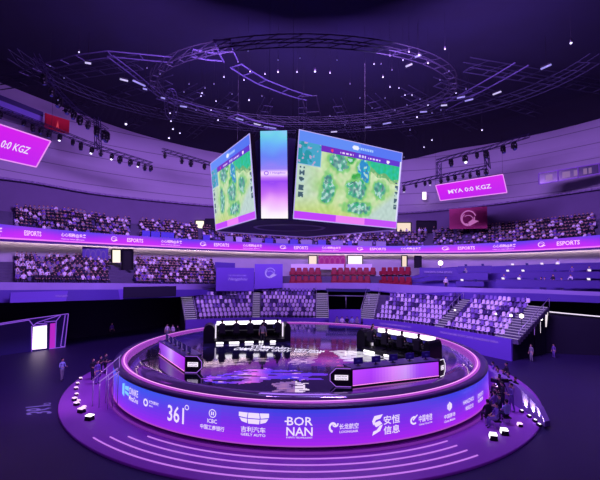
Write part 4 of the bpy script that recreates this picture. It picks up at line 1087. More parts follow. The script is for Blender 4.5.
def picture(name, bl, br, tr, tl, nx, ny, fnc, parent, m, off=.03):
    f, n = quad_fn(bl, br, tr, tl, off); mb = MB()
    for i in range(nx):
        for j in range(ny):
            c = fnc((i + .5) / nx, (j + .5) / ny)
            mb.add([f(i / nx, j / ny), f((i + 1) / nx, j / ny), f((i + 1) / nx, (j + 1) / ny), f(i / nx, (j + 1) / ny)], [(0, 1, 2, 3)], False, [L3([max(0, min(255, q)) for q in c])])
    return mb.build(name, m, parent), f, n
pic = attr_emit('scoreboard_led', k=1.0)
for (q, lab) in (((rBL, rBR, rTR, rTL), 'broad game map screen on the right face'), ((lBL, lBR, lTR, lTL), 'steeply angled game map screen on the left face')):
    o, f, n = picture('main_screen', *q, 170, 100, gamecol, sb, pic); tag(o, lab)
    mb = MB(); a, b, c_, d_ = [Vector(v) for v in q]; mb.slab([a, b, c_, d_], n, .3); mb.build('screen_housing', black, sb)
    mb = MB(); mb.path([a + n * .03, b + n * .03, c_ + n * .03, d_ + n * .03, a + n * .03], .035, 5); mb.build('screen_edge_light', emit('edge_light', (190, 175, 255), .9), sb)
def cornercol(u, v):
    st = [(0, (255, 250, 255)), (.08, (252, 235, 255)), (.2, (238, 170, 252)), (.3, (196, 110, 246)), (.42, (150, 72, 244)), (.46, (190, 120, 246)), (.5, (240, 215, 255)), (.53, (240, 205, 255)), (.56, (150, 130, 245)), (.7, (100, 130, 244)), (.85, (92, 176, 242)), (.95, (96, 208, 226)), (1, (120, 205, 240))]
    vv = v + .05 * noise.noise(Vector((u * 2.5, v * 6, 2))) * (1 if v < .42 or v > .6 else 0)
    return gradcol(st, max(0, min(1, vv)))
o, fc_, nc_ = picture('corner_screen', cBL, cBR, cTR, cTL, 16, 70, cornercol, sb, pic); tag(o, 'narrow upright screen on the near corner fading from cyan to white')
mt = MB(); f2, _ = quad_fn(cBL, cBR, cTR, cTL, .06); put_ring(mt, f2, .12, .3, .49, .54, .18); put_text(mt, '1 Hangzhou', f2, .36, .92, .5, .53); mt.build('lettering', emit('violet_print', (150, 90, 235), 1.), o)
mb = MB(); mb.slab([cBL, cBR, cTR, cTL], nc_, .3); mb.build('screen_housing', black, sb)
back = rBR + lBL - rBL; back.z = rBR.z
ring = [lBL, lBR, cBL, cBR, rBL, rBR, back]
cen = sum(ring, Vector()) / len(ring)
under = mat('dark_violet_soffit', (46, 34, 92), .6)
def insetp(p, k, z): return Vector((cen.x + (p.x - cen.x) * k, cen.y + (p.y - cen.y) * k, z))
mb = MB(); lo = [insetp(p, .985, lBR.z - .12) for p in ring]; hi = [insetp(p, .97, lBR.z + 5.6) for p in ring]
n = len(ring); mb.add(lo + hi, [tuple(range(n)), tuple(range(2 * n - 1, n - 1, -1))] + [(k, (k + 1) % n, n + (k + 1) % n, n + k) for k in range(n)]); mb.build('core_box', under, sb)
mb = MB(); b0, b1, b2 = [insetp(p, .98, lBR.z - .15) for p in (lBL, back, rBR)]; mb.path([b0, b1, b2], .07, 6); mb.build('rear_edge_light', emit('rear_edge', (130, 95, 200), .7), sb)
mb = MB(); mb.lathe([(2.6, lBR.z - .2), (2.75, lBR.z - .28), (2.9, lBR.z - .2)], (cen.x, cen.y), 40); mb.build('underside_ring', truss_lit, sb)
for k, p in enumerate((lBL, lBR, rBL, rBR, back)):
    q = insetp(p, .7, lBR.z + 5.6); mb = MB(); mb.tube(q, Vector((q.x, q.y, 29.5)), .012, .012, 4); mb.build('suspension_cable', cable_m, sb)

# ================================================================== HANGING SIGNS
mag = emit('magenta_led_panel', (196, 26, 236), 1.0)
def hang_sign(bl, br, tr, tl, text, tbox, label):
    f, n = quad_fn(bl, br, tr, tl, .03); t = thing('hanging_sign', label, 'sign', (Vector(bl) + Vector(br)) / 2)
    mb = MB(); mb.slab([bl, br, tr, tl], n, .25); mb.build('housing', black, t)
    picture('display', bl, br, tr, tl, 12, 6, lambda u, v: (188 + 20 * v, 22 + 14 * u, 232), t, attr_emit('sign_led', k=1.05), .14)
    mt = MB(); f2, _ = quad_fn(bl, br, tr, tl, .2); put_text(mt, text, f2, *tbox); mt.build('lettering', lit_text, t)
    mb = MB(); a, b, c_, d_ = [Vector(v) + n * .15 for v in (bl, br, tr, tl)]; mb.path([a, b, c_, d_, a], .06, 5); mb.build('edge_light', emit('sign_edge', (240, 150, 250), 1.), t)
    mb = MB()
    for p in (tl, tr): mb.tube(p, (p[0], p[1], p[2] + 5), .012, .012, 4)
    mb.build('suspension_cable', cable_m, t)
hang_sign(P(440.3, 200.3, 55), P(506.8, 192.2, 52), P(502.6, 174, 51.2), P(435.6, 185, 54.2), 'MYA 0:0 KGZ', (.16, .8, .36, .6), 'magenta score sign reading MYA 0:0 KGZ hanging at the right')
hang_sign(P(-52, 147, 35), P(36.5, 166.7, 38), P(51, 141, 37.3), P(-36, 112, 34.4), 'MYA 0:0 KGZ', (.3, .835, .36, .6), 'magenta score sign ending in GZ, cut off at the left')
t, f, n = board('wall_flag', 44.8, 69, 113, 120.5, 128, 134.5, 50.5, 53.5, mat('red_cloth', (200, 14, 44), .8), 'red flag with a small pale torch emblem hung high at the left', 'flag', [lambda m, f: put_poly(m, [(.44, .2), (.5, .75), (.56, .2), (.5, .32)], f, 0, 1, 0, 1)], emit('flag_emblem', (220, 70, 90), .8))
mb = MB(); 
t, f, n = board('wall_window', -20, 42.5, 87, 112, 101, 123.5, 45.5, 51.5, mat('pale_window_blind', (150, 130, 220), .4), 'long window strip high on the left wall beside the red flag', 'window')
mb = MB(); [mb.add([f(0, v) + n * .05, f(1, v) + n * .05, f(1, v + .4) + n * .05, f(0, v + .4) + n * .05], [(0, 1, 2, 3)]) for v in (.58,)]; mb.build('dark_blind', seat_dark, t)
t, f, n = board('wall_window', 539, 612, 173.5, 161.5, 184.5, 171.5, 57.2, 52.3, mat('dark_glass', (70, 62, 92), .2), 'commentary box window high on the right wall', 'window')
mb = MB()
for u in (0, .28, .56, .84, 1): a, b = f(u, 0), f(u, 1); mb.tube(a, b, .08, .08, 4, smooth=False)
for v in (0, 1): mb.tube(f(0, v), f(1, v), .1, .1, 4, smooth=False)
mb.build('frame', mat('violet_frame', (150, 110, 190), .5), t)
mb = MB()
for u, s in ((.1, .1), (.34, .07), (.4, .05), (.5, .06), (.63, .05), (.7, .04)): mb.add([f(u, .2), f(u + s, .2), f(u + s, .75), f(u, .75)], [(0, 1, 2, 3)])
mb.build('lit_interior', emit('window_glow', (150, 120, 150), .5), t)
lit_panel('wall_lamp', 422.5, 426.3, 192, 199.5, 74, emit('wall_lamp_glow', (255, 225, 250), 2.), 'small bright upright lamp on the wall left of the score sign', 'lamp', False)

# ================================================================== TRUSSES AND LAMPS
def moving_head(p, label, group, s=1., lit=False, tilt=.4, rz=0.):
    t = thing('moving_head_light', label, 'stage light', p, rz, group)
    mb = MB(); mb.box((0, 0, -.12 * s), (.34 * s, .3 * s, .2 * s), 0, 1, .03); mb.build('base', black, t, True)
    mb = MB()
    for d in (-1, 1): mb.box((d * .24 * s, 0, -.42 * s), (.07 * s, .16 * s, .5 * s))
    mb.build('yoke', black, t, True)
    d = Vector((0, -math.sin(tilt), -math.cos(tilt))); c = Vector((0, 0, -.55 * s))
    mb = MB(); mb.tube(c - d * .3 * s, c, .14 * s, .2 * s, 10); mb.tube(c, c + d * .34 * s, .2 * s, .17 * s, 10); mb.build('head', black, t, True)
    mb = MB(); mb.tube(c + d * .345 * s, c + d * .37 * s, .14 * s, .14 * s, 10); mb.build('lens', lit_spot if lit else screen_blue, t, True)
def truss(pts, label, w=.4, m=truss_dark, r=.045, name='lighting_truss', box=True, cat='truss', up=Vector((0, 0, 1))):
    pts = [Vector(p) for p in pts]; mid = pts[len(pts) // 2]; t = thing(name, label, cat, mid)
    mb = MB(); br = MB(); L = 0
    sides = []
    for i, p in enumerate(pts):
        d = (pts[min(i + 1, len(pts) - 1)] - pts[max(i - 1, 0)]).normalized(); s = d.cross(up).normalized() * w / 2; sides.append(s)
    offs = [(1, 0), (-1, 0)] + ([(1, 1), (-1, 1)] if box else [])
    for a, b in offs:
        mb.path([p + s * a + up * w * b for p, s in zip(pts, sides)], r, 5)
    mb.build('rails', m, t)
    for i in range(len(pts) - 1):
        n = max(1, int((pts[i + 1] - pts[i]).length / (w * 1.8)))
        for k in range(n):
            a = pts[i].lerp(pts[i + 1], k / n); b = pts[i].lerp(pts[i + 1], (k + 1) / n); s = sides[i]
            br.tube(a + s, a - s, r * .8, r * .8, 4)
            if box: br.tube(a + s, b + s + up * w, r * .7, r * .7, 4); br.tube(a - s, b - s + up * w, r * .7, r * .7, 4)
    br.build('bracing', m, t); return t
def along(pts, t):
    ls = [(b - a).length for a, b in zip(pts, pts[1:])]; d = t * sum(ls)
    for (a, b), l in zip(zip(pts, pts[1:]), ls):
        if d <= l: return a.lerp(b, d / l)
        d -= l
    return pts[-1]
def bar(pxl, label, heads, wh, lits=(), s=1.1, w=.45):
    pts = [P(*q) for q in pxl]; truss(pts, label, w)
    for k, x in enumerate(heads):
        lo, hi = pxl[0][0], pxl[-1][0]; i = next((j for j in range(len(pxl) - 1) if pxl[j][0] <= x <= pxl[j + 1][0]), len(pxl) - 2)
        q0, q1 = pxl[i], pxl[i + 1]; u = (x - q0[0]) / (q1[0] - q0[0]); p = P(x, q0[1] + (q1[1] - q0[1]) * u, q0[2] + (q1[2] - q0[2]) * u)
        moving_head(p, 'black stage light on the %s, %s from its left end' % (wh, ORD[k]), 'stage lights on the ' + wh, s * random.uniform(.72, 1.08), k in lits, random.uniform(-.3, .7), random.uniform(-.5, .5))
    for x in (pts[0].lerp(pts[-1], .3), pts[0].lerp(pts[-1], .75)):
        pass
bar([(-30, 100, 41), (24, 120, 44), (60, 134, 46), (95, 148, 49), (120, 156, 51), (152, 166, 54)], 'long dark lighting truss hanging in front of the left wall', [-20, 0, 24, 33, 41, 49, 60, 73, 81, 92, 101, 112, 120, 130.5, 138.5, 145, 151], 'long left wall truss', (6, 9, 11, 14), 1.05)
bar([(162, 151.5, 56), (185, 158, 58), (212, 166, 60)], 'short lighting truss left of the hanging scoreboard', [165, 182, 191, 204.5], 'short left wall truss', (), 1.3)
bar([(36, 58, 36), (48, 82, 39), (60, 97, 42), (75, 112, 45), (90, 122, 48), (107, 132, 51)], 'curved lighting truss under the roof edge at the upper left', [44, 52, 60, 68, 74, 80, 88, 97, 104, 107], 'curved roof edge truss', (), 1.45)
bar([(402, 186, 60), (440, 178, 59), (487, 168.5, 57)], 'lighting truss left of and above the score sign at the right', [404, 416, 425, 430, 441, 448, 455, 463, 470, 478, 486], 'lower right wall truss', (0, 3), 1.1)
bar([(436, 163, 57), (465, 155, 56), (487, 150, 55), (530, 137, 53)], 'upper lighting truss under the roof edge at the right', [451, 465, 477, 486, 503, 514], 'upper right roof edge truss', (1,), 1.3)
for a, b, lab in (((437, 163, 57), (437, 179, 57), 'left upright truss joining the two right wall trusses'), ((484, 151, 55.5), (486, 168, 57), 'right upright truss joining the two right wall trusses'), ((95, 118, 50), (96, 150, 49.5), 'upright truss drop at the long left wall truss')):
    truss([P(*a), P(*b)], lab, .55, truss_dark, .06, up=Vector((1, 0, 0)))
def flat(pxs_, label, z=27., w=1., m=truss_lit, r=.05, box=False): truss([G(a, b, z) for a, b in pxs_], label, w, m, r, 'roof_truss', box)
faint = mat('faint_truss', (58, 54, 84), .6, .2)
oval = mat('dark_oval_truss', (24, 22, 40), .7)
flat([(236, 66), (248, 74), (262, 82), (285, 91), (300, 96), (309, 98)], 'curved ladder truss in the roof above the scoreboard', 27, 1.3, faint, .07)
flat([(233, 116), (248, 121.5), (262, 125), (281, 128.5)], 'short ladder truss behind the scoreboard top', 26, 1.6, mat('grey_truss', (96, 90, 120), .5, .3), .09)
flat([(309, 96), (313, 112), (318, 130)], 'roof truss running down toward the scoreboard', 27, 1.6, oval, .07)
flat([(192, 53), (206, 56), (222, 57.5)], 'ladder truss at the top left of the roof', 27, 1.3, faint, .07)
flat([(222, 40), (226, 52), (231, 62)], 'steep ladder truss at the top of the roof', 27, 1.3, faint, .07)
flat([(24, 74), (50, 66), (80, 58), (110, 54), (172, 60)], 'ladder truss crossing the upper left corner', 27, 1.0, faint, .06)
flat([(158, 97), (180, 103), (198, 108), (220, 115)], 'ladder truss in the roof left of the scoreboard', 27, 1.1, faint, .07)
flat([(110, 56), (135, 75), (160, 96)], 'long diagonal roof truss at the left', 27, .6, faint, .06)
flat([(441, 109), (460, 99), (482, 87), (500, 77), (522, 64)], 'long pale ladder truss in the roof at the right', 27, 1.5, faint, .07)
flat([(430, 104), (445, 100), (460, 98), (475, 92)], 'short ladder truss beside the long right roof truss', 27.5, 1.0, faint, .07)
# big circular truss
mid = Vector((.2, 40, 26.5)); pr = [mid + Vector((15 * math.cos(2 * PI * k / 48), 9 * math.sin(2 * PI * k / 48), 0)) for k in range(49)]
truss(pr, 'large oval roof truss above the hanging scoreboard', .7, oval, .05, 'roof_truss', True)
pr = [G(171 + 3.2 * math.cos(2 * PI * k / 20) * 1.6, 104 + 15 * math.sin(2 * PI * k / 20), 27) for k in range(21)]
truss(pr, 'small oval roof truss at the left of the roof', .35, faint, .05, 'roof_truss', False)
for k in range(11):
    a = R(18 + 14.4 * k); c = Vector((.2, 34, 28.3))
    truss([c + Vector((math.cos(a) * q, math.sin(a) * q * .85, 0)) for q in (17, 26, 36)], 'dark radial roof truss, %s counting from the right side of the roof' % ORD[k], 1.0, mat('dark_beam', (40, 40, 62), .7), .06, 'roof_beam', True, 'beam')
pr = [Vector((.2 + 27 * math.cos(PI * k / 40), 36 + 20 * math.sin(PI * k / 40), 27.8)) for k in range(41)]
truss(pr, 'wide dark half ring truss spanning the back of the roof', .9, mat('dark_beam', (40, 40, 62), .7), .05, 'roof_truss', True)
# roof spotlights
random.seed(11)
spots = [(278, 72, 1.6), (315, 71.5, 2), (265, 74, 1.3), (297, 72, 1.3), (330, 73, 1.3), (250, 71.5, 1.3), (278, 60, 1), (248, 51, 1), (383, 77, 1.6), (390, 87, 1.3), (412, 95, 1.1), (409, 52, 1.2), (374, 64, 1.3), (249, 100, 1.6), (244, 80, 1.2), (224, 77, 1.3), (202, 93, 1.3), (218, 120, 1.4), (205, 88, 1), (214, 84, 1),
         (170, 113, 1.4), (171, 121, 1.4), (173, 129, 1.6), (180, 133, 1.4), (169, 138, 1.8), (176, 112, 1), (79, 52, 1.4), (126, 124, 2.4), (201, 96, 1.2), (216, 101, 1.2), (211, 110, 1.1), (196, 110, 1), (184, 92, 1), (189, 84, 1),
         (403, 60, 1.2), (419, 55, 1.8), (428, 63, 1.6), (445, 49, 1.6), (390, 56, 1), (399, 88, 1.1), (405, 95, 1.2), (420, 99, 1), (428, 105, 1.1), (441, 110, 1), (417, 117, 1.6), (403, 122, 1), (432, 113, 1), (410, 130, 1), (432, 140, 1.3), (424, 147, 1.2), (404, 157, 1), (482, 130, 1.5), (392, 70, 1), (381, 64, 1), (456, 93, 1.1), (466, 89, 1), (571, 43, 2.4), (337, 60, 1), (300, 58, .9), (350, 84, .9), (262, 96, .9), (330, 116, .9), (345, 125, .9), (228, 108, .9),
         (147, 68, 1), (160, 74, 1), (232, 94, .9), (360, 98, .9), (372, 108, .9), (238, 62, .9), (395, 110, 1), (407, 105, .9), (385, 98, .9), (440, 80, .9), (449, 71, .9), (58, 100, 1), (50, 66, 1), (64, 78, .9)]
for k, (x, y, s) in enumerate(spots):
    z = 26.0 if y < 120 else 25.2; p = G(x, y, z)
    if p.y > 62: p = P(x, y, 60)
    sc = s * p.y / 430 * .55
    zone = ('left' if x < 200 else 'centre' if x < 350 else 'right') + ' of the roof'
    dim = s < 1.05
    t = thing('roof_spotlight', '%s roof spotlight at the %s, %s' % ('dim' if dim else 'bright', zone, 'among the %s ones' % ('higher' if y < 75 else 'middle' if y < 105 else 'lower')), 'spotlight', p, 0, '%s roof spotlights at the %s' % ('dim' if dim else 'bright', zone))
    mb = MB(); mb.tube((0, 0, sc * .3), (0, 0, sc * 3.5), sc * 1.1, sc * .9, 8); mb.tube((0, 0, sc * 3.5), (0, 0, 29 - p.z), .008, .008, 3); mb.build('housing', black, t, True)
    mb = MB(); mb.ball((0, 0, 0), sc, 8, 6); mb.build('lens', emit('roof_lens', (215, 205, 255), 2.2) if not dim else lit_dimspot, t, True)
bars = [(120, 79, 128, 81), (133, 80.5, 145, 86), (143, 88.5, 147, 89.5), (85, 62.5, 91, 63.5), (180, 106, 187, 107), (161, 97.5, 165, 98.5), (331, 132, 337, 131.5), (365, 127.5, 371, 127), (383, 124, 391, 122.5), (406, 66.5, 412, 64), (420, 112, 427, 111.5), (541, 69, 551, 64.5), (493, 94.5, 501, 91.5), (457, 98, 465, 96.5), (465, 101, 473, 99), (441, 105.5, 447, 105), (415, 57, 421, 55), (236, 118, 243, 120), (254, 123.5, 262, 125.5), (264, 126.5, 276, 128.5)]
for k, (x0, y0, x1, y1) in enumerate(bars):
    a, b = G(x0, y0, 26.4), G(x1, y1, 26.4)
    t = thing('linear_roof_light', 'slim pale light bar under the roof, %s from the left' % ORD[sorted(range(len(bars)), key=lambda q: bars[q][0]).index(k)], 'light', a.lerp(b, .5), 0, 'slim light bars under the roof')
    mb = MB(); mb.tube(a, b, .09, .09, 6); mb.build('tube', lit_dimspot if k % 3 else emit('pale_tube', (200, 190, 240), 1.), t)
    mb = MB(); up = Vector((0, 0, .12)); mb.tube(a + up, b + up, .1, .1, 4); mb.tube(a.lerp(b, .5) + up, a.lerp(b, .5) + Vector((0, 0, 2.8)), .02, .02, 4); mb.build('housing', black, t)

# ================================================================== LEFT PORTAL
a, b = G(-60, 364, FZ), G(64.5, 347.0, FZ); top_l = Vector((a.x, a.y, 0)); 
pt = thing('entrance_portal', 'dark entrance portal outlined with violet light lines at the left', 'portal', (a + b) / 2)
uu = (b - a); nn = Vector((uu.y, -uu.x, 0)).normalized()
if nn.dot(-a) < 0: nn = -nn
def PW(px, py, o=0.):       # point on the portal plane
    d = ray(px, py); k = (a - Vector((0, 0, CAMZ))).dot(nn) / d.dot(nn); return Vector((0, 0, CAMZ)) + d * k + nn * o
mb = MB(); mb.slab([PW(-60, 364), PW(49, 349), PW(64.5, 347), PW(68.2, 313.5), PW(-60, 333)], nn, .5); mb.build('wall_panel', mat('deep_navy_panel', (40, 26, 100), .5), pt)
mb = MB()
def ln(*q):
    mb.path([PW(x, y, .06) for x, y in q], .045, 5)
ln((-60, 333), (24, 319.6), (68.2, 313.7), (64.5, 346.8), (60.5, 346.2), (65, 315)); ln((-20, 328), (29, 320), (33.5, 326), (46.8, 325)); ln((33, 325.5), (37, 322.5), (60, 315)); ln((44, 322), (56, 321), (60.5, 315.5)); ln((56, 321), (55, 347.5), (49, 348.7)); ln((65, 346.8), (49, 348.7)); ln((24, 354.5), (31.5, 353.5), (31.5, 326)); ln((36, 323.2), (47, 324))
mb.build('light_lines', emit('portal_lines', (140, 80, 225), .9), pt)
mb = MB(); mb.slab([PW(32, 349.6, .08), PW(46.4, 348.2, .08), PW(46.6, 325.2, .08), PW(33, 327, .08)], nn, .06); tag(mb.build('bright_doorway', emit('portal_door', (255, 225, 255), 1.8), pt), 'glowing white doorway')
mb = MB(); mb.slab([PW(49.4, 348.3, .1), PW(54.6, 347.6, .1), PW(55, 323, .1), PW(50.2, 323.6, .1)], nn, .1); tag(mb.build('lit_column', emit('portal_column', (190, 40, 205), .9), pt), 'magenta lit column')
# ================================================================== RIGHT SERVICE GATE
gt = thing('service_gate', 'dark service gate with thin white light lines at the right under the balcony', 'gate', G(560, 352, FZ))
mb = MB(); Yg = 43.5; mb.path([P(542, 311, Yg), P(562, 313, Yg - .4), P(600, 316.5, Yg - 1)], .06, 5); mb.build('top_light', lit_soft, gt)
mb = MB(); mb.add([P(545.2, 312, Yg), P(548.2, 312, Yg), P(546.6, 327, Yg), P(545.4, 327, Yg)], [(0, 1, 2, 3)]); mb.build('light_wedge', emit('warm_wedge', (240, 225, 235), 1.1), gt)
mb = MB(); mb.add([P(540, 311, Yg + .2), P(610, 317, Yg - 1), P(610, 356, Yg - 1), P(540, 353, Yg + .2)], [(0, 1, 2, 3)]); mb.build('curtain', dark_void, gt)
for k, (x, y0, y1, y, c) in enumerate(((534.5, 322, 335, 42, 1), (540.5, 317, 333, 42, 0), (529, 325, 331, 41.5, 1))):
    t = thing('light_post', 'thin lit post beside the foot of the right hand stairs, %s from the left' % ORD[(1, 2, 0)[k]], 'post', G(x, y0 + 34, FZ), 0, 'lit posts at the foot of the right hand stairs')
    mb = MB(); mb.tube(P(x, y0, y), P(x, y1, y), .02, .02, 5); mb.build('tube', lit_line if c else lit_soft, t); q = P(x, y1, y); mb = MB(); mb.tube(q, (q.x, q.y, FZ), .03, .03, 5); mb.build('post', black, t)
for k, (x, y, Y, s) in enumerate(((521.5, 316, 41, .22), (511, 315.5, 40.5, .14), (541, 318.8, 42, .17), (496, 314, 41.5, .1), (455, 310, 46, .1))):
    p = P(x, y, Y); t = thing('stair_lamp', 'small bright lamp on the right hand stairs, %s' % ('the largest' if k == 0 else 'the one just left of the largest' if k == 1 else 'at the far right edge' if k == 2 else 'a faint one among the seats'), 'lamp', p, 0, 'lamps on the right hand stairs')
    mb = MB(); mb.ball(p, s, 8, 6); mb.build('globe', emit('stair_globe', (255, 235, 235), 4), t); mb = MB(); mb.tube(p, p - Vector((0, 0, .9)), .03, .03, 5); mb.build('stem', black, t)

# ================================================================== CREW AND GUESTS
def stand(px, py, kind, sh, tr, label, z=FZ, rz=None, group=None, s=1.):
    p = G(px, py, z); t = person(kind, p, facing(p) if rz is None else rz, sh, tr, label, group); t.scale = (s, s, s); return t
stand(61.5, 381, 'work', 'pale blue', 'grey', 'person in pale clothes standing with raised forearms on the floor left of the platform', rz=1.2, s=1.0)
stand(92.5, 381, 'work', 'dark', 'navy', 'person in dark clothes standing between the pale dressed person and the handrails', rz=1.0)
stand(97, 384, 'stand', 'violet', 'violet', 'person in violet clothes at the foot of the handrails', rz=1.2, z=PZ)
stand(100, 378, 'reach', 'black', 'dark', 'person in black reaching up behind the left handrails', rz=1.3)
stand(105, 375, 'work', 'dark', 'black', 'person in dark clothes beside the one reaching up', rz=1.5)
stand(117.5, 383, 'work', 'white', 'pale blue' if False else 'grey', 'person in a white shirt beside the left edge of the stage', z=PZ, rz=1.2)
stand(167, 338.5, 'stand', 'white', 'grey', 'left one of two people in white behind the stage at the left', rz=.2)
stand(172.5, 339, 'stand', 'white', 'grey', 'right one of two people in white behind the stage at the left', rz=-.3)
stand(177.5, 340, 'stand', 'black', 'black', 'person in black beside the two people in white behind the stage', rz=-.3)
stand(111.5, 337, 'stand', 'violet', 'dark', 'lone figure in the dark far left of the stage') 
stand(531.5, 361.5, 'stand', 'grey', 'grey', 'person in grey standing in the dark below the right hand stairs', s=.95)
stand(554, 358, 'stand', 'violet', 'violet', 'person in violet standing in the dark at the right edge', s=.8)
stand(262.5, 345.5, 'stand', 'grey', 'dark', 'person in grey standing behind the left rear booth chairs', z=ST + .02, rz=PI, s=1.12)
stand(373, 347.5, 'stand', 'grey', 'grey', 'person in grey standing at the left end of the right rear booth', z=ST + .02, rz=.3, s=1.12)
for k, (x, y, c) in enumerate(((545, 291.5, 'grey'), (562, 292.5, 'white'), (541.5, 290, 'dark'))):
    p = P(x, y, 48.2); p.z -= 0.2
    person('stand', bal_top.at(x, 1.0, 2.2), facing(p), c, 'grey', 'person in a %s shirt standing at the right end of the middle balcony' % c, 'people on the right balcony')
for x, c, lb in ((246, 'white', 'left of the square violet board'), (218, 'dark', 'beside the left violet board'), (446, 'white', 'behind the lower right seats')):
    person('stand', bal_top.at(x, .6, 3), .1, c, 'dark', 'person in a %s shirt standing on the middle balcony %s' % (c, lb))
for x, y, c, lb in ((419.5, 237, 'white', 'left'), (425.5, 237, 'pale blue', 'middle'), (434, 236, 'dark', 'right')):
    person('stand', P(x, y, 71.5), .2, c, 'grey', '%s one of three people standing in the dark upper doorway' % lb)
# seated row at tables before the tunnel
tb = thing('media_table', 'long dark table in front of the tunnel board with seated people', 'table', G(348, 334, FZ))
A0, B0 = P(334, 323, 50.5), P(361, 324, 50.0); mb = MB(); mb.slab([A0, B0, B0 + Vector((0, .7, 0)), A0 + Vector((0, .7, 0))], (0, 0, 1), .05); mb.build('table_top', seat_dark, tb)
for q in (A0, A0 + Vector((0, .65, 0)), B0, B0 + Vector((0, .65, 0))): mb = MB(); mb.tube((q.x, q.y, q.z), (q.x, q.y, q.z - 1.5), .04, .04, 6); mb.build('leg', black, tb)
for k, x in enumerate((337, 342, 347, 352, 357)):
    p = P(x, 323, 51.6); p.z = A0.z - .72
    inst('official', person_mesh('sit', ('grey', 'white', 'dark', 'pale blue', 'grey')[k], 'dark'), p, 0, 'seated official in %s at the table before the tunnel, %s from the left' % (('grey', 'white', 'dark', 'pale blue', 'grey')[k], ORD[k]), 'person', 'officials at the table before the tunnel')
# crew clump at the right of the stage, with equipment
crew = [(478, 392, 'sit', 'violet', 'navy'), (484, 400, 'sit', 'navy', 'dark'), (490, 392, 'work', 'dark', 'black'), (497, 390, 'work', 'black', 'navy'), (504, 394, 'work', 'navy', 'dark'), (509, 398, 'reach', 'dark', 'dark'), (487, 412, 'sit', 'violet', 'dark'), (494, 410, 'sit', 'dark', 'navy'), (503, 410, 'work', 'dark', 'navy'), (512, 412, 'work', 'violet', 'violet'), (507, 424, 'sit', 'pale blue', 'navy'), (481, 384, 'work', 'violet', 'black'), (498, 400, 'reach', 'black', 'dark'), (491, 402, 'work', 'black', 'black'), (500, 418, 'sit', 'navy', 'navy'), (488, 424, 'sit', 'dark', 'dark'), (516, 404, 'work', 'black', 'violet'), (497, 428, 'sit', 'violet', 'violet'), (507, 386, 'work', 'dark', 'violet')]
for k, (x, y, kd, a_, b_) in enumerate(crew):
    p = G(x, y, PZ)
    if (p.xy - SC.xy).length < 15.3: p = (SC.xy + (p.xy - SC.xy).normalized() * 15.3).to_3d() + Vector((0, 0, PZ))
    person(kd, p, facing(p) + random.uniform(-.8, .8), a_, b_, '%s crew member in %s top and %s trousers right of the stage' % ({'sit': 'sitting', 'work': 'standing', 'reach': 'reaching'}[kd], a_, b_), 'crew at the right of the stage')
    if kd == 'sit':
        cb = thing('folding_stool', 'dark folding stool under the crew member in a %s top and %s trousers' % (a_, b_), 'stool', p, 0, 'crew stools')
        mb = MB(); mb.box((0, 0, .39), (.38, .36, .05)); mb.build('seat', black_soft, cb, True)
        for sx in (-.16, .16): mb = MB(); mb.tube((sx, -.15, 0), (sx, .15, .38), .015, .015, 5); mb.tube((sx, .15, 0), (sx, -.15, .38), .015, .015, 5); mb.build('leg', steel, cb, True)
def tripod_camera(p, rz, label):
    t = thing('camera_tripod', label, 'camera', p, rz)
    for k in range(3): a = 2 * PI * k / 3 + .5; mb = MB(); mb.tube((0, 0, 1.2), (.4 * math.cos(a), .4 * math.sin(a), 0), .025, .018, 6); mb.build('leg', black, t, True)
    mb = MB(); mb.box((0, 0, 1.42), (.18, .5, .24), 0, 1, .02); mb.tube((0, -.25, 1.42), (0, -.5, 1.42), .07, .09, 8); mb.build('camera_body', black, t, True)
    mb = MB(); mb.box((.14, .1, 1.5), (.1, .02, .08)); mb.build('viewfinder', screen_blue, t, True)
for k, (x, y, lb) in enumerate(((495, 402, 'black broadcast camera on a tripod in the middle of the crew'), (505, 402, 'black broadcast camera on a tripod at the right of the crew'), (487, 388, 'black broadcast camera on a tripod nearest the stage edge'))):
    tripod_camera(G(x, y, PZ), .6 + k, lb)
# handrails on the left
for k, (x0, y0, x1, y1) in enumerate(((92, 380.5, 121, 355.5), (99, 382, 118, 368), (108, 380, 119, 371.5))):
    a, b = P(x0, y0, 26.2 - .2 * k), P(x1, y1, 27.5 - k * .8)
    t = thing('handrail', 'slanting pale handrail left of the stage, %s from the left' % ORD[k], 'railing', (a + b) / 2, 0, 'handrails left of the stage')
    mb = MB(); mb.tube(a, b, .04, .04, 6); mb.build('rail', emit('rail_glow', (170, 120, 235), .75) if k else steel, t)
    mb = MB()
    for u in (.05, .5, .95): q = a.lerp(b, u); mb.tube(q, (q.x, q.y, FZ), .03, .03, 6)
    mb.build('posts', steel, t)
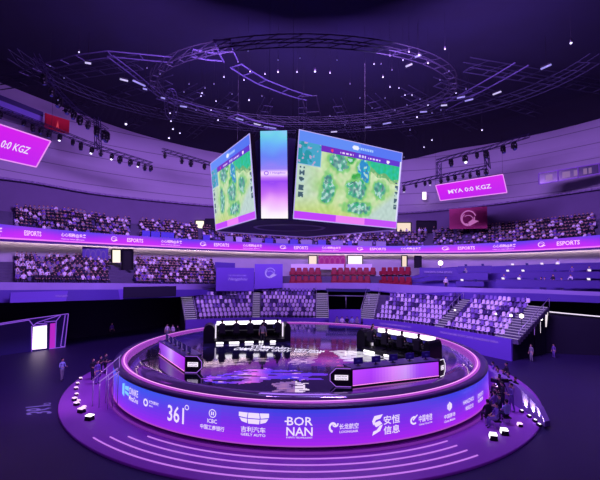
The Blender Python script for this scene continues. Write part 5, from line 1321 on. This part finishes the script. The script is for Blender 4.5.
# round wire frames behind the left desk
for k, (x, y) in enumerate(((145, 367.5), (149.5, 366), (154.5, 365))):
    p = G(x, y, ST + .02); t = thing('wire_chair', 'dark round backed wire chair behind the left stage desk, %s from the left' % ORD[k], 'chair', p, -1.0 + .2 * k, 'dark wire chairs at the left of the stage')
    mb = MB(); q = [Vector((.3 * math.cos(2 * PI * j / 16), .22, .85 + .34 * math.sin(2 * PI * j / 16))) for j in range(17)]; mb.path(q, .02, 5)
    for j in (-.18, -.06, .06, .18): mb.tube((j, .22, .55), (j, .22, 1.15), .012, .012, 4)
    mb.build('backrest', black, t, True); mb = MB(); mb.box((0, 0, .45), (.46, .44, .05), 0, 1, .02); mb.build('seat', black_soft, t, True)
    for sx in (-.2, .2):
        for sy in (-.19, .2): mb = MB(); mb.tube((sx, sy, .45), (sx * 1.2, sy * 1.2, 0), .018, .018, 5); mb.build('leg', black, t, True)

# ================================================================== LIGHT
def area(name, loc, target, col, watt, sx, sy):
    l = bpy.data.lights.new(name, 'AREA'); l.shape = 'RECTANGLE'; l.size = sx; l.size_y = sy; l.color = col; l.energy = watt
    o = bpy.data.objects.new(name, l); C.objects.link(o); o.location = loc
    o.rotation_euler = (Vector(target) - Vector(loc)).to_track_quat('-Z', 'Y').to_euler(); return o
PUR = (.34, .12, 1.0); VIO = (.48, .21, .96)
for k, (x, y, tx, ty, tz, w) in enumerate(((-10, 28, -30, 52, 14, 1.), (-4, 32, -16, 66, 14, 1.), (3, 33, 6, 74, 13, 1.), (9, 30, 26, 64, 13, 1.), (13, 27, 40, 50, 14, 1.))):
    area('bowl_wash', (x, y, 24.5), (tx, ty, tz), VIO, 4600 * w, 7, 4)
area('lower_wash', (-3, 30, 24), (-6, 56, 3), (.44, .31, 1.), 4000, 5, 3)
area('lower_wash', (6, 28, 24), (17, 47, 3), (.44, .31, 1.), 4000, 5, 3)
area('stage_wash', (0, 35, 11.6), (0, 35, 0), (.5, .3, 1.), 700, 8, 8)
spot('portal_glow', PW(40, 336, .6), G(85, 366, FZ), (.75, .3, 1.), 900, 120, .8, .5)
area('front_wash', (0, 8, 25), (0, 24, 0), (.62, .16, 1.), 1900, 10, 6)
for o in bpy.data.objects:
    if 'label' in o and len(o['label'].replace('-', ' ').split()) > 16: print('LONG', o.name, o['label'])
w = bpy.data.worlds.new('world'); bpy.context.scene.world = w; w.use_nodes = True
w.node_tree.nodes['Background'].inputs[0].default_value = (.07, .035, .42, 1); w.node_tree.nodes['Background'].inputs[1].default_value = .16
sc = bpy.context.scene; sc.view_settings.view_transform = 'Standard'; sc.view_settings.look = 'None'; sc.view_settings.gamma = 1; sc.view_settings.exposure = 0
